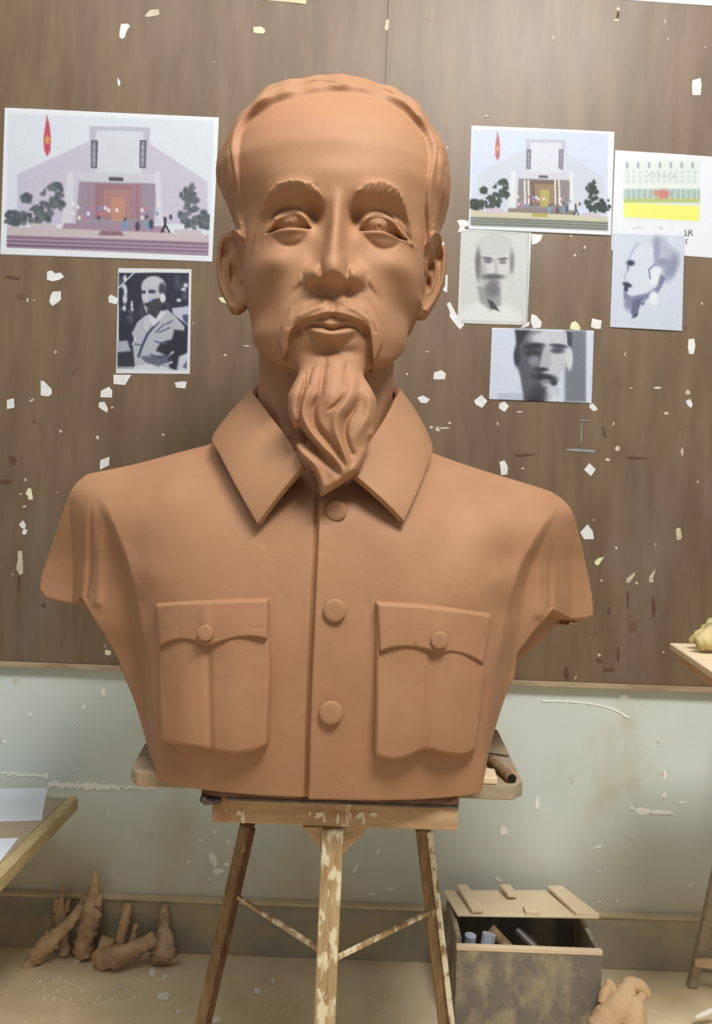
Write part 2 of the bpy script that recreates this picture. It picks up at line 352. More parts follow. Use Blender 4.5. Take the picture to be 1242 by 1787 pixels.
DB = DW-0.018                                # front face of the backdrop board
def backdrop():
    t = thing('backdrop_board', 'large rust brown sheet board on the wall behind the clay bust', 'board', (0, DW-0.009, 0.72))
    zb = P(621, 1176, DB).z
    for x0, x1 in ((-2.2, P(674, 90, DB).x-0.0001), (P(674, 90, DB).x+0.0001, 2.2)):
        bm = bmesh.new(); box(bm, x0, x1, DB, DW-.0015, zb, 2.75); bevel(bm, 0.0006, 1)
        put('panel', local(bm_mesh('panel', bm), t), M['board'], t)
    bm = bmesh.new(); box(bm, -2.2, 2.2, DB-0.008, DW-.0015, zb-0.014, zb-0.0005); bevel(bm, 0.002)
    put('bottom_trim', local(bm_mesh('bottom_trim', bm), t), M['trim'], t)
    bm = bmesh.new(); r2 = random.Random(9)  # small flecks, nail marks and crusts nobody could count
    def fl(px, py, w_, h_, rot=0):
        c = P(px, py, DB); vs = []; n = 7
        for k in range(n):
            a = 2*math.pi*k/n; r = r2.uniform(0.6, 1.2); x = math.cos(a)*w_*r/2*DB/F; z = math.sin(a)*h_*r/2*DB/F
            vs.append(Vector((c.x+x*math.cos(rot)-z*math.sin(rot), DB+0.0004, c.z+x*math.sin(rot)+z*math.cos(rot))))
        prism(bm, vs, (0, -0.0016, 0), 0)
    for f_ in [(373, 108, 3, 3), (780, 258, 4, 4), (97, 614, 6, 6), (48, 524, 4, 8), (60, 524, 6, 3), (55, 699, 10, 5, 0.4), (196, 711, 6, 5), (337, 564, 3, 4), (393, 620, 7, 5), (430, 604, 14, 3),
               (106, 753, 5, 7), (170, 764, 7, 8), (285, 759, 5, 5), (100, 859, 3, 3), (45, 837, 4, 8), (43, 884, 8, 5), (183, 1128, 4, 5), (22, 1003, 3, 3), (1036, 908, 4, 4),
               (1075, 956, 6, 7), (1049, 1013, 4, 4), (1045, 1143, 8, 7), (1004, 1182, 3, 9, -0.4), (1217, 841, 4, 5), (1157, 1138, 3, 4), (1160, 38, 3, 8), (1165, 68, 4, 5), (1230, 83, 3, 4), (965, 66, 3, 12),
               (1078, 16, 8, 8), (1076, 36, 12, 4), (849, 203, 12, 5), (1146, 677, 14, 5), (1100, 677, 6, 3), (1090, 618, 5, 7), (1200, 684, 10, 10), (1162, 722, 8, 6), (1070, 740, 4, 7), (868, 740, 4, 8),
               (776, 747, 26, 4), (764, 748, 10, 10), (784, 738, 8, 5), (752, 746, 8, 6), (912, 818, 10, 4), (906, 719, 12, 3), (710, 653, 5, 6), (745, 614, 9, 3), (1076, 783, 10, 10), (1060, 802, 10, 5),
               (1190, 790, 7, 18), (36, 862, 4, 4), (1002, 446, 5, 5), (1020, 432, 5, 6), (1224, 530, 4, 5), (996, 412, 5, 4), (1143, 950, 3, 6), (1110, 1018, 6, 6)]: fl(*f_)
    put('paint_fleck', local(bm_mesh('paint_fleck', bm), t), M['fleck'], t, kind='stuff')
    bm = bmesh.new()
    fl(1016, 786, 62, 5, -0.03); fl(1014, 758, 3, 44); fl(1020, 734, 22, 3)
    put('chalk_mark', local(bm_mesh('chalk_mark', bm), t), two('chalk', L4(120, 128, 134), L4(150, 156, 158), 60, bs=0), t)
    bm = bmesh.new()
    for f_ in [(910, 794, 40, 6, 0.08), (1108, 799, 36, 6), (1054, 755, 5, 22, 0.35), (20, 484, 34, 7), (22, 803, 14, 16), (10, 840, 20, 10), (33, 1016, 5, 30), (988, 1175, 10, 26), (1078, 1142, 5, 34),
               (1063, 1169, 22, 5), (1046, 1152, 12, 8), (1062, 1065, 8, 16), (1095, 1045, 5, 40), (1140, 1060, 8, 40), (1078, 26, 6, 12), (1168, 495, 8, 8), (76, 1056, 10, 7)]: fl(*f_)
    put('rust_mark', local(bm_mesh('rust_mark', bm), t), two('rust', L4(86, 62, 50), L4(100, 74, 58), 60, bs=0), t, kind='stuff')
backdrop()

# ================================================================== THE BUST
BT = thing('clay_bust', 'large terracotta clay bust of a bearded man in a buttoned jacket on the modelling stand', 'sculpture', P(560, 1394, 1.70))
zt = lambda V, D: V*D/F                      # height (relative to the eye) of an unrolled pixel row at distance D
def prof(rows):                              # [(px, py, D)] -> arrays of height, value
    return rows
# silhouette widths of skull, cheeks and jaw
SK = [(583, 583, 128, 1.665), (548, 620, 131, 1.665), (527, 644, 137, 1.665), (497, 675, 151, 1.665), (468, 705, 169, 1.67), (447, 727, 193, 1.67), (425, 747, 219, 1.675), (404, 765, 251, 1.68), (389, 782, 286, 1.68),
      (383, 787, 325, 1.68), (391, 784, 355, 1.68), (401, 774, 378, 1.68), (410, 767, 402, 1.68), (413, 762, 440, 1.67), (418, 748, 500, 1.66), (424, 733, 550, 1.64), (427, 728, 574, 1.63), (431, 718, 604, 1.62), (446, 703, 635, 1.61), (480, 668, 670, 1.60), (500, 650, 720, 1.60)]
zs, xl, xr = [], [], []
for l, r, y, D in SK:
    UL, VL = UV(l, y); UR, VR = UV(r, y); zs.append((VL+VR)/2*D/F); xl.append(UL*D/F); xr.append(UR*D/F)
zs, xl, xr = [np.array(k[::-1]) for k in (zs, xl, xr)]
ZT = zs[-1]
FR = np.array([(ZT, 1.705), (.812, 1.665), (.798, 1.635), (.780, 1.605), (.755, 1.570), (.72, 1.533), (.67, 1.498), (.62, 1.477), (.57, 1.470), (.535, 1.469), (.50, 1.478), (.46, 1.480), (.40, 1.473), (.35, 1.468), (.30, 1.466),
               (.27, 1.470), (.24, 1.472), (.215, 1.482), (.19, 1.50), (.10, 1.52)])[::-1]
BK = np.array([(ZT, 1.71), (.815, 1.76), (.805, 1.80), (.785, 1.83), (.76, 1.862), (.72, 1.89), (.66, 1.92), (.58, 1.935), (.5, 1.93), (.42, 1.90), (.35, 1.86), (.28, 1.82), (.2, 1.80), (.1, 1.79)])[::-1]
def smooth_table(zv, av, k=14, n=700):       # dense, gently rounded lookup table
    zd = np.linspace(zv[0], zv[-1], n); ad = np.interp(zd, zv, av); g = np.exp(-np.linspace(-2, 2, 2*k+1)**2); g /= g.sum()
    top = ad.copy(); p = np.concatenate([2*ad[0]-ad[k:0:-1], ad, 2*ad[-1]-ad[-2:-k-2:-1]]); ad = np.convolve(p, g, 'valid')
    t = sm(zd, zv[-1]-.07, zv[-1]-.03) if zv[-1] > .7 else 0*zd
    return zd, ad*(1-t)+top*t
_z = zs; zs, xl = smooth_table(_z, xl); _, xr = smooth_table(_z, xr)
FR = np.stack(smooth_table(FR[:, 0], FR[:, 1], 20), 1); BK = np.stack(smooth_table(BK[:, 0], BK[:, 1], 20), 1)
R = Relief(340, 830, 60, 905, 1.47)
HM = Relief(300, 860, -40, 905, 1.47)        # hair relief
def sculpt_face():
    G, ln, py_ = R.G, R.line, R.poly
    # forehead planes, temples
    G(583, 300, 60, 22, .003); G(440, 330, 22, 50, -.004); G(722, 335, 20, 50, -.004); G(583, 225, 70, 40, .003)
    # sockets
    G(504, 362, 38, 18, -.017); G(666, 366, 38, 18, -.017)
    G(548, 368, 14, 26, -.022, -8); G(620, 372, 14, 26, -.022, 8)
    # brow bone and brow hair
    for tx, ty in (([424, 436, 450, 466, 484, 512, 540, 556, 566, 572], [412, 386, 350, 324, 314, 313, 320, 331, 347, 360]), ([606, 613, 621, 640, 668, 694, 708, 719, 727, 733], [366, 353, 335, 320, 313, 321, 342, 372, 408, 425])):
        yt = np.interp(R.gx, tx, ty)+.9*np.sin(R.gx*.31)+.7*np.sin(R.gx*.53+1); e = sm(R.gx, tx[0], tx[2]-2+(0 if tx[0] < 500 else 14))*(1-sm(R.gx, tx[-5]+(8 if tx[0] < 500 else 20), tx[-1])); t = R.gy-yt
        R.m += .0100*e*sm(t, -4, 4)*np.clip(1-t/33, 0, 1)**1.2
    ln([(560, 346, 12, .003), (530, 326, 14, .005), (490, 325, 14, .005), (460, 352, 12, .003)]); ln([(618, 350, 12, .003), (645, 330, 14, .005), (688, 331, 14, .005), (714, 362, 12, .003)])
    for k in range(9):
        x = 486+k*8; ln([(x-3, 336-k*.3, 2, 0), (x+1, 328, 2.4, -.0018), (x+3, 321, 2, -.001)])
        x = 630+k*9; ln([(x-3, 338+max(0, k-5)*3, 2, 0), (x+3, 328+max(0, k-5)*4, 2.4, -.0018), (x+5, 321+max(0, k-4)*4, 2, -.001)])
    pass
    # eyeballs, lids
    D_ = R.q; EYE = lambda p: [(x, y-8-(2 if abs(x-585) > 100 else 0))+tuple(q) for x, y, *q in p]
    G(502, 374, 33, 17, .012); G(668, 378, 33, 17, .012); G(502, 394, 30, 9, .005); G(668, 398, 30, 9, .005)
    LU = EYE([(459, 402), (468, 399), (478, 389), (491, 379), (508, 375), (523, 380), (534, 391), (541, 400)]); LL = EYE([(530, 402), (505, 400), (482, 402)])
    RU = EYE([(627, 403), (634, 393), (645, 383), (661, 378), (677, 382), (690, 394), (702, 406), (714, 411)]); RL = EYE([(700, 412), (684, 408), (664, 405), (642, 406)])
    ln([(x, y-5, 6, .002) for x, y in LU[1:-1]]); ln([(x, y-5, 6, .002) for x, y in RU[1:-1]]); ln([(x, y-10, 7, .0045) for x, y in LU[2:-1]]); ln([(x, y-10, 7, .0045) for x, y in RU[1:-2]])
    R.m -= (.002+.017*sm(R.gy, 366, 396))*R.mask(LU+LL, 3.2); R.m -= (.002+.017*sm(R.gy, 369, 401))*R.mask(RU+RL, 3.2)
    pass
    for x, y in ((503, 382), (662, 386)):
        a = np.hypot(R.gx-x, R.gy-y); R.m -= .0007*np.exp(-((a-9)/1.8)**2); R.m -= .0022*np.exp(-(a/3.4)**2)
    ln(EYE([(462, 392, 3, -.001), (474, 372, 3.2, -.004), (492, 361, 3.5, -.005), (512, 361, 3.5, -.005), (530, 371, 3.2, -.004), (542, 388, 3, -.001)]))
    ln(EYE([(628, 390, 3, -.001), (640, 373, 3.2, -.004), (660, 365, 3.5, -.005), (680, 370, 3.5, -.005), (698, 390, 3.2, -.004), (716, 406, 3, -.001)]))
    ln(EYE([(478, 407, 5, .002), (505, 407, 5, .004), (530, 407, 5, .002)])); ln(EYE([(640, 411, 5, .002), (665, 411, 5, .004), (692, 414, 5, .002)]))
    G(506, 407, 22, 8, .004); G(668, 411, 22, 8, .004)
    ln(EYE([(476, 413, 4, -.001), (490, 426, 5, -.003), (508, 431, 5, -.004), (524, 426, 5, -.003), (537, 412, 4, -.001)]))
    ln(EYE([(638, 416, 4, -.001), (650, 428, 5, -.003), (668, 435, 5, -.004), (686, 431, 5, -.003), (698, 420, 4, -.001)]))
    ln(EYE([(706, 414, 3, .001), (722, 417, 4, .002), (734, 419, 4, 0)]))
    # nose
    nm = np.zeros(R.m.shape)
    ln([(588, 340, 11, .002), (588, 358, 12, .008), (587, 385, 13, .016), (585, 420, 15, .027), (583, 448, 19, .034), (582, 474, 26, .036), (582, 496, 28, .034)], m=nm, p=2.6)
    ln([(587, 365, 26, .003), (586, 400, 30, .008), (584, 440, 36, .010), (583, 480, 46, .010), (583, 500, 46, .010)], m=nm)
    for x, y, sx, sy, a in ((545, 484, 15, 17, .021), (623, 485, 15, 17, .021), (583, 478, 18, 15, .005)):
        nm += a*np.exp(-(((R.gx-x)/sx)**2+((R.gy-y)/sy)**2)**1.2)
    nm -= .010*np.exp(-(((R.gx-561)/4.5)**2+((R.gy-480)/16)**2)); nm -= .010*np.exp(-(((R.gx-606)/4.5)**2+((R.gy-481)/16)**2))
    bot = np.interp(R.gx, [525, 540, 560, 583, 606, 628, 642], [505, 511, 512, 515, 513, 512, 507])
    st_ = np.interp(R.gx, [526, 545, 562, 583, 605, 622, 642], [490, 496, 489, 486, 489, 497, 491])
    cut = 1-sm(R.gy, st_, bot+1)
    nm *= cut; nm *= sm(R.gx, 522, 534)*(1-sm(R.gx, 634, 646))*1.0 if False else 1
    R.m += nm
    G(560, 503, 9, 5, -.006); G(607, 504, 9, 5, -.006)
    ln([(538, 462, 3, -.001), (529, 476, 4, -.004), (527, 492, 4, -.004), (514, 508, 6, -.003), (500, 525, 8, -.001)])
    ln([(630, 462, 3, -.001), (638, 476, 4, -.004), (641, 492, 4, -.004), (652, 508, 6, -.003), (664, 522, 8, -.001)])
    # cheeks and hollows
    G(478, 450, 34, 24, .010); G(694, 454, 34, 24, .010); G(455, 520, 30, 40, -.013, 20); G(704, 526, 28, 40, -.012, -20)
    G(545, 440, 14, 26, -.004); G(625, 443, 14, 26, -.004)
    # muzzle, philtrum
    G(581, 562, 62, 46, .013); ln([(583, 516, 5, -.001), (583, 528, 6, -.003), (583, 540, 5, -.001)])
    ln([(570, 518, 5, .001), (569, 532, 5, .002)]); ln([(598, 518, 6, .001), (600, 532, 6, .003)])
    # moustache
    mt = np.interp(R.gx, [484, 492, 506, 530, 568, 583, 598, 636, 652, 662, 670], [585, 556, 535, 521, 519, 523, 519, 522, 535, 556, 585])
    mk = R.mask([(583, 520), (540, 518), (508, 532), (492, 552), (484, 580), (488, 606), (492, 624), (500, 612), (504, 590), (514, 574), (532, 563), (548, 560), (564, 556), (580, 553), (596, 556), (614, 560), (632, 566),
         (643, 576), (647, 598), (651, 630), (661, 612), (668, 588), (664, 560), (652, 540), (632, 522)], 5)
    R.m += .0125*mk*np.clip((R.gy-mt)/26, 0, 1)**.8
    for a in ([(560, 532, 3, -.001), (540, 541, 3, -.002), (516, 552, 3, -.002), (503, 572, 3, -.002)], [(608, 534, 3, -.001), (628, 544, 3, -.002), (646, 557, 3, -.002), (655, 578, 3, -.002)],
              [(575, 530, 4, 0), (562, 540, 4, .003), (545, 548, 4, .002), (525, 556, 4, .002)], [(592, 530, 4, 0), (606, 540, 4, .003), (622, 548, 4, .002), (640, 560, 4, .002)]): ln(a)
    ln([(583, 528, 5, -.001), (583, 540, 7, -.005), (582, 550, 7, -.005)])
    # lips
    ln([(533, 572, 3.5, -.004), (548, 571, 3, -.006), (563, 573, 3, -.006), (578, 578, 3, -.007), (593, 575, 3, -.006), (609, 571, 3, -.006), (626, 574, 3.5, -.004)])
    ln([(545, 566, 4, .001), (562, 566, 4, .002), (578, 570, 4, .002), (594, 567, 4, .002), (612, 566, 4, .001)])
    ln([(542, 579, 5, .002), (558, 585, 6.5, .009), (578, 589, 7, .011), (598, 586, 6.5, .009), (616, 579, 5, .002)], p=2.6)
    ln([(538, 584, 5, -.001), (554, 598, 5, -.003), (580, 604, 6, -.005), (604, 599, 5, -.003), (622, 585, 5, -.001)])
    G(519, 575, 8, 10, -.006); G(637, 578, 8, 10, -.006)
    G(580, 613, 38, 10, -.010); G(505, 625, 14, 24, -.003); G(648, 630, 12, 24, -.003)
    # ears
    E = 1.66
    hl = [(430, 440), (419, 424), (404, 412), (388, 412), (381, 430), (379, 460), (383, 490), (392, 515), (402, 535)]
    hr = [(741, 452), (750, 434), (763, 427), (773, 434), (775, 455), (772, 485), (764, 508), (754, 528), (743, 545)]
    for h_ in (hl, hr): ln([(x, y, 4.6, .0085) for x, y in h_], D=E)
    G(391, 436, 9, 12, -.009, 0, E); G(766, 448, 8, 10, -.009, 30, E)
    G(407, 474, 9, 22, -.012, 0, E); G(750, 466, 6, 10, -.011, 0, E); G(747, 492, 4.5, 14, -.014, 0, E)
    ln([(398, 440, 4, .002), (396, 465, 4.5, .006), (399, 495, 4.5, .005), (412, 512, 5, .003)], D=E); ln([(757, 448, 3, .002), (761, 470, 4, .006), (758, 495, 4, .005), (748, 512, 4.5, .003)], D=E)
    G(416, 527, 12, 14, .006, 0, E); G(736, 540, 12, 14, .006, 0, E); ln([(420, 478, 4, .004), (421, 492, 4, .005)], D=E); ln([(740, 476, 3, .004), (740, 490, 3, .005)], D=E)
    # beard locks
    B = 1.44
    for a in ([(530, 640, 9, .002), (518, 670, 11, .006), (510, 702, 11, .006), (514, 735, 9, .004), (526, 752, 7, 0)],
              [(548, 640, 8, .002), (545, 665, 8, .005), (534, 695, 7, .007), (529, 722, 6, .008), (540, 752, 6, .009), (560, 778, 6, .009), (580, 797, 6, .008), (594, 815, 6, .006), (600, 832, 6, 0)],
              [(592, 622, 14, .001), (584, 655, 17, .006), (580, 690, 18, .009), (578, 708, 14, .007), (574, 722, 8, 0)],
              [(620, 640, 9, .001), (614, 680, 9, .006), (603, 706, 8, .009), (588, 728, 8, .009), (586, 752, 7, .008), (596, 780, 6, .009), (604, 805, 6, .008), (606, 822, 5, 0)],
              [(634, 650, 9, .001), (644, 690, 10, .007), (643, 722, 10, .007), (632, 745, 8, .006), (622, 765, 8, .002)],
              [(508, 768, 6, .002), (528, 792, 8, .009), (550, 815, 9, .010), (562, 840, 8, .008), (562, 858, 5, .003)],
              [(632, 790, 7, .002), (620, 815, 8, .006), (596, 834, 8, .006), (575, 848, 7, .003)]): ln(a, D=B)
    for a in ([(568, 622, 4, -.003), (563, 655, 5, -.006), (559, 688, 5, -.008), (548, 712, 6, -.010), (551, 742, 6, -.010), (572, 770, 6, -.010), (592, 795, 5, -.007), (600, 812, 4, -.002)],
              [(604, 683, 3, -.001), (598, 696, 3.5, -.006), (586, 710, 3.5, -.007), (574, 718, 3, -.002)],
              [(628, 690, 4, -.002), (616, 716, 5, -.009), (603, 738, 6, -.010), (602, 765, 6, -.009), (612, 792, 6, -.006)],
              [(519, 738, 5, -.003), (532, 762, 8, -.012), (555, 787, 9, -.014), (578, 810, 8, -.010), (592, 828, 6, -.003)],
              [(532, 650, 3, -.002), (530, 675, 3.5, -.005), (522, 712, 4, -.006), (522, 735, 3, -.003)],
              [(548, 630, 3, -.001), (540, 650, 3, -.004), (537, 670, 3, -.003)], [(606, 628, 3, -.001), (602, 650, 3, -.003), (603, 675, 3, -.002)]): ln(a, D=B)
    # neck cords
    ln([(462, 655, 10, .002), (476, 705, 10, .004), (500, 760, 10, .004)], D=1.6); ln([(680, 660, 10, .002), (668, 710, 10, .004), (648, 770, 10, .004)], D=1.6)
sculpt_face()
FACEO = [(430, 470, 1.62), (428, 420, 1.60), (424, 380, 1.60), (421, 330, 1.60), (418, 290, 1.60), (420, 255, 1.60), (430, 226, 1.59), (449, 206, 1.58), (475, 189, 1.57), (500, 177, 1.56), (545, 165, 1.55), (582, 160, 1.55),
         (641, 166, 1.56), (693, 187, 1.57), (723, 217, 1.58), (744, 253, 1.60), (750, 290, 1.60), (744, 330, 1.60), (740, 370, 1.60), (744, 470, 1.61), (740, 900, 1.60), (430, 900, 1.60)]
HAIR = 1-HM.mask(FACEO, 21, sp=True); HAIR2 = 1-HM.mask(FACEO, 11, sp=True)
_t = sm(HM.gy, 200, 300); HM.m = HAIR2*.0075*_t+HAIR*.0150*(1+.25*np.sin(HM.gx*.045)+.12*np.sin(HM.gx*.13))*(1-_t)
for a in ([(455, 190, 3, -.002), (500, 155, 4, -.005), (545, 144, 4, -.006), (585, 150, 4, -.003)], [(505, 172, 3, -.001), (545, 155, 3.5, -.005), (575, 158, 3, -.004), (592, 168, 3, -.001)],
          [(592, 150, 3, -.001), (630, 141, 4, -.005), (680, 152, 4, -.005), (728, 208, 4, -.003)], [(610, 160, 3, -.001), (650, 152, 3, -.004), (700, 182, 3, -.003)], [(520, 134, 3, -.001), (570, 131, 4, -.003), (625, 134, 3, -.001)],
          [(392, 300, 3, -.002), (399, 350, 3, -.003), (411, 400, 3, -.002)], [(404, 270, 3, -.001), (412, 330, 4, -.003), (420, 385, 3, -.002)], [(776, 290, 3, -.002), (771, 350, 3, -.003), (764, 400, 3, -.002)], [(763, 270, 3, -.001), (758, 330, 4, -.003), (754, 390, 3, -.002)]): HM.line(a, D=1.58)
HM.G(520, 158, 34, 10, .006, -22, D=1.58); HM.G(562, 152, 22, 8, .005, 5, D=1.58); HM.G(645, 152, 34, 10, .006, 14, D=1.58); HM.G(702, 186, 30, 9, .005, 44, D=1.59); HM.G(455, 206, 26, 8, .004, -50, D=1.60)
HM.G(402, 320, 12, 60, .004, 0, D=1.62); HM.G(768, 325, 12, 60, .004, 0, D=1.62)
NK = P(568, 690, 1.69); NK.z -= H
EL = [(434, 428), (424, 414), (404, 404), (388, 404), (378, 416), (376, 440), (375, 466), (378, 488), (384, 508), (397, 527), (403, 545), (416, 548), (428, 541), (438, 520)]
ER = [(738, 446), (750, 430), (762, 422), (776, 428), (779, 442), (778, 469), (773, 501), (763, 521), (753, 538), (742, 554), (733, 560), (722, 556), (722, 530), (732, 500)]
def earpoly(E): return [((lambda p: (p.x, p.z-H))(P(x, y, 1.68))) for x, y in E]
ELp, ERp = earpoly(EL), earpoly(ER)
BR = np.array([(612, 34, 1.492, .022), (640, 50, 1.486, .030), (656, 59, 1.478, .034), (689, 75, 1.468, .038), (722, 70, 1.462, .038), (750, 64, 1.458, .036), (785, 57, 1.454, .033), (800, 50, 1.452, .031), (820, 37, 1.450, .028),
               (841, 21, 1.448, .022), (855, 10, 1.447, .016), (866, 2, 1.446, .010)])
BX = {612: 583, 640: 579, 656: 577, 689: 578, 722: 577, 750: 580, 785: 583, 800: 583, 820: 588, 841: 578, 855: 568, 866: 560}
bz, bx = [], []
for y, hw, yc, th in BR:
    p = P(BX[int(y)], y, 1.43); bz.append(p.z-H); bx.append(p.x)
bz = np.array(bz[::-1]); bx = np.array(bx[::-1]); bhw = BR[::-1, 1]*1.44/F; byc = BR[::-1, 2]; bth = BR[::-1, 3]
_z = bz; bz, bhw = smooth_table(_z, bhw, 24); _, byc = smooth_table(_z, byc, 24); _, bth = smooth_table(_z, bth, 24); _, bx = smooth_table(_z, bx, 24)
def head(x, y, z):
    a0 = np.interp(z, zs, xl); a1 = np.interp(z, zs, xr); cx = (a0+a1)/2; a = np.maximum((a1-a0)/2, .012)-.009
    yf = np.interp(z, FR[:, 0], FR[:, 1]); yb = np.interp(z, BK[:, 0], BK[:, 1]); cy = np.interp(z, [.2, .3, .5, .8], [1.60, 1.63, 1.69, 1.70])
    bf = np.maximum(cy-yf, .012); bb = np.maximum(yb-cy, .012)
    dy = y-cy; b = np.where(dy < 0, bf, bb); n = np.interp(z, [.25, .45, .62], [2.15, 2.35, 2.25])
    r = (np.abs((x-cx)/a)**n+np.abs(dy/b)**n)**(1/n)
    f = (r-1)*np.minimum(a, b)
    f = smax(f, (z-ZT+.006), .03)
    f = smax(f, -(z-.212-(y-1.48)*.50), .030)                       # underside of the jaw
    # hair all round the skull
    hm = HM.at(x, z, HM.m)
    back = sm(y, 1.70, 1.74)*sm(z, .30, .36)
    hw = sm(z, .44, .50)
    f = f-np.maximum(hm*hw*(1-back), .011*back)*(1-.3*sm(z, ZT-.05, ZT))
    f = smax(f, z-(ZT+.003), .03)
    # neck
    ny = 1.69-(z-.15)*0.10
    fl = .004+.05*sm(-z, -.16, .10)
    fn = (np.sqrt(((x-NK.x)/(.123+fl))**2+((y-ny)/(.118+fl))**2)-1)*.12
    fn = smax(fn, z-.42, .02)
    f = smin(f, fn, .022)
    # ears
    s = x-cx
    for poly, sd in ((ELp, -1), (ERp, 1)):
        pe = sdpoly(x+0*z, z+0*x, poly)
        at = 1.645+.62*np.maximum(s*sd-.150, 0)
        fe = smax(np.abs(y-at-.015)-.0175+0*z, pe+0*y, .010)
        f = smin(f, fe, .010)
    # relief of the face, fading round the sides
    fw = 1-sm(y, 1.70, 1.75)
    f = f-R.at(x, z)*fw*(z > -.02)
    # beard
    bw = np.interp(z, bz, bhw); c = np.interp(z, bz, bx); yc = np.interp(z, bz, byc); th = np.interp(z, bz, bth)
    fb = (np.sqrt(((x-c)/bw)**2+((y-yc)/th)**2)-1)*np.minimum(bw, th)-R.at(x, z)*(y < 1.52)
    fb = smax(smax(fb, z-.285, .05), -(z-bz[0]), .004)
    f = smin(f, fb, .020)
    return f
def extract(fn, x0, x1, y0, y1, z0, z1, h, levels, relaxn=1):
    gx = np.arange(x0, x1, h)[:, None, None]; gy = np.arange(y0, y1, h)[None, :, None]; gz = np.arange(z0, z1, h)[None, None, :]
    f = fn(gx, gy, gz).astype(np.float32)
    f = np.broadcast_to(f, (gx.size, gy.size, gz.size)).copy()
    for ax in range(3):                      # close the volume
        s = [slice(None)]*3; s[ax] = 0; f[tuple(s)] = np.maximum(f[tuple(s)], h/2); s[ax] = -1; f[tuple(s)] = np.maximum(f[tuple(s)], h/2)
    v, q = surface_nets(f, (x0, y0, z0), h)
    for i in range(levels): v, q = subdiv(v, q)
    v = relax(v, q, relaxn, .5)
    return v, q
def parts_of(v, q, nrm, label_of, names, T, material):
    fc = v[q].mean(1); lab = label_of(fc)
    out = {}
    for i, nm in enumerate(names):
        m = lab == i
        if not m.any(): continue
        qq = q[m]; u, inv = np.unique(qq, return_inverse=True)
        vv = v[u].copy(); vv[:, 2] += H; vv -= np.array(T.location)
        me = np_mesh(nm, vv, inv.reshape(-1, 4), nrm[u]); out[i] = put(nm, me, material, T)
    return out
def build_head():
    h = .0036
    z0 = -.006
    v, q = extract(head, -.335, .215, 1.37, 1.97, z0, ZT+.045, h, 1)
    lowv = v[:, 2] < z0+.004
    vp = project(head, v, 3); v = np.where(lowv[:, None], v, vp)
    _, g = grad(head, v, .0012); n = g/np.maximum(np.linalg.norm(g, axis=1), 1e-9)[:, None]
    # part regions
    beard = R.mask([(545, 618), (612, 616), (640, 630), (648, 660), (668, 690), (665, 740), (655, 800), (620, 850), (566, 880), (545, 870), (520, 820), (495, 760), (485, 700), (500, 660), (520, 632)], 1, sp=True)
    mou = R.mask([(572, 527), (536, 535), (506, 541), (488, 560), (481, 592), (489, 626), (499, 615), (504, 592), (513, 575), (530, 562), (565, 550), (580, 547), (598, 549), (634, 565), (642, 578), (645, 600), (651, 632), (662, 615), (670, 590), (668, 565), (654, 546), (636, 538), (596, 528)], 1)
    bl = R.mask([(565, 350), (556, 330), (515, 311), (484, 311), (455, 345), (444, 390), (466, 372), (480, 349), (530, 343)], 1); br = R.mask([(613, 354), (621, 332), (668, 309), (698, 318), (722, 365), (727, 407), (710, 386), (695, 358), (652, 343)], 1)
    fo = HM.mask(FACEO, 1, sp=False)
    def lab(c):
        x, y, z = c[:, 0], c[:, 1], c[:, 2]; L = np.zeros(len(c), int); front = y < 1.62
        hairm = ((HM.at(x, z, fo) < .5) | (y > 1.74)) & (z > .45) | ((y > 1.74) & (z > .33))
        L[hairm] = 1
        s = x+.057
        for i, (poly, sd) in enumerate(((ELp, -1), (ERp, 1))):
            e = (sdpoly(x, z, poly) < .006) & (s*sd > .158) & (y > 1.62) & (y < 1.75) & (z < .545); L[e] = 5+i
        L[front & (R.at(x, z, bl) > .5)] = 3; L[front & (R.at(x, z, br) > .5)] = 4; L[front & (R.at(x, z, mou) > .5)] = 2
        L[(y < 1.535) & (R.at(x, z, beard) > .5)] = 7
        return L
    return parts_of(v, q, n, lab, ['head', 'hair', 'moustache', 'eyebrow', 'eyebrow', 'ear', 'ear', 'beard'], BT, M['clay'])
hp = build_head()

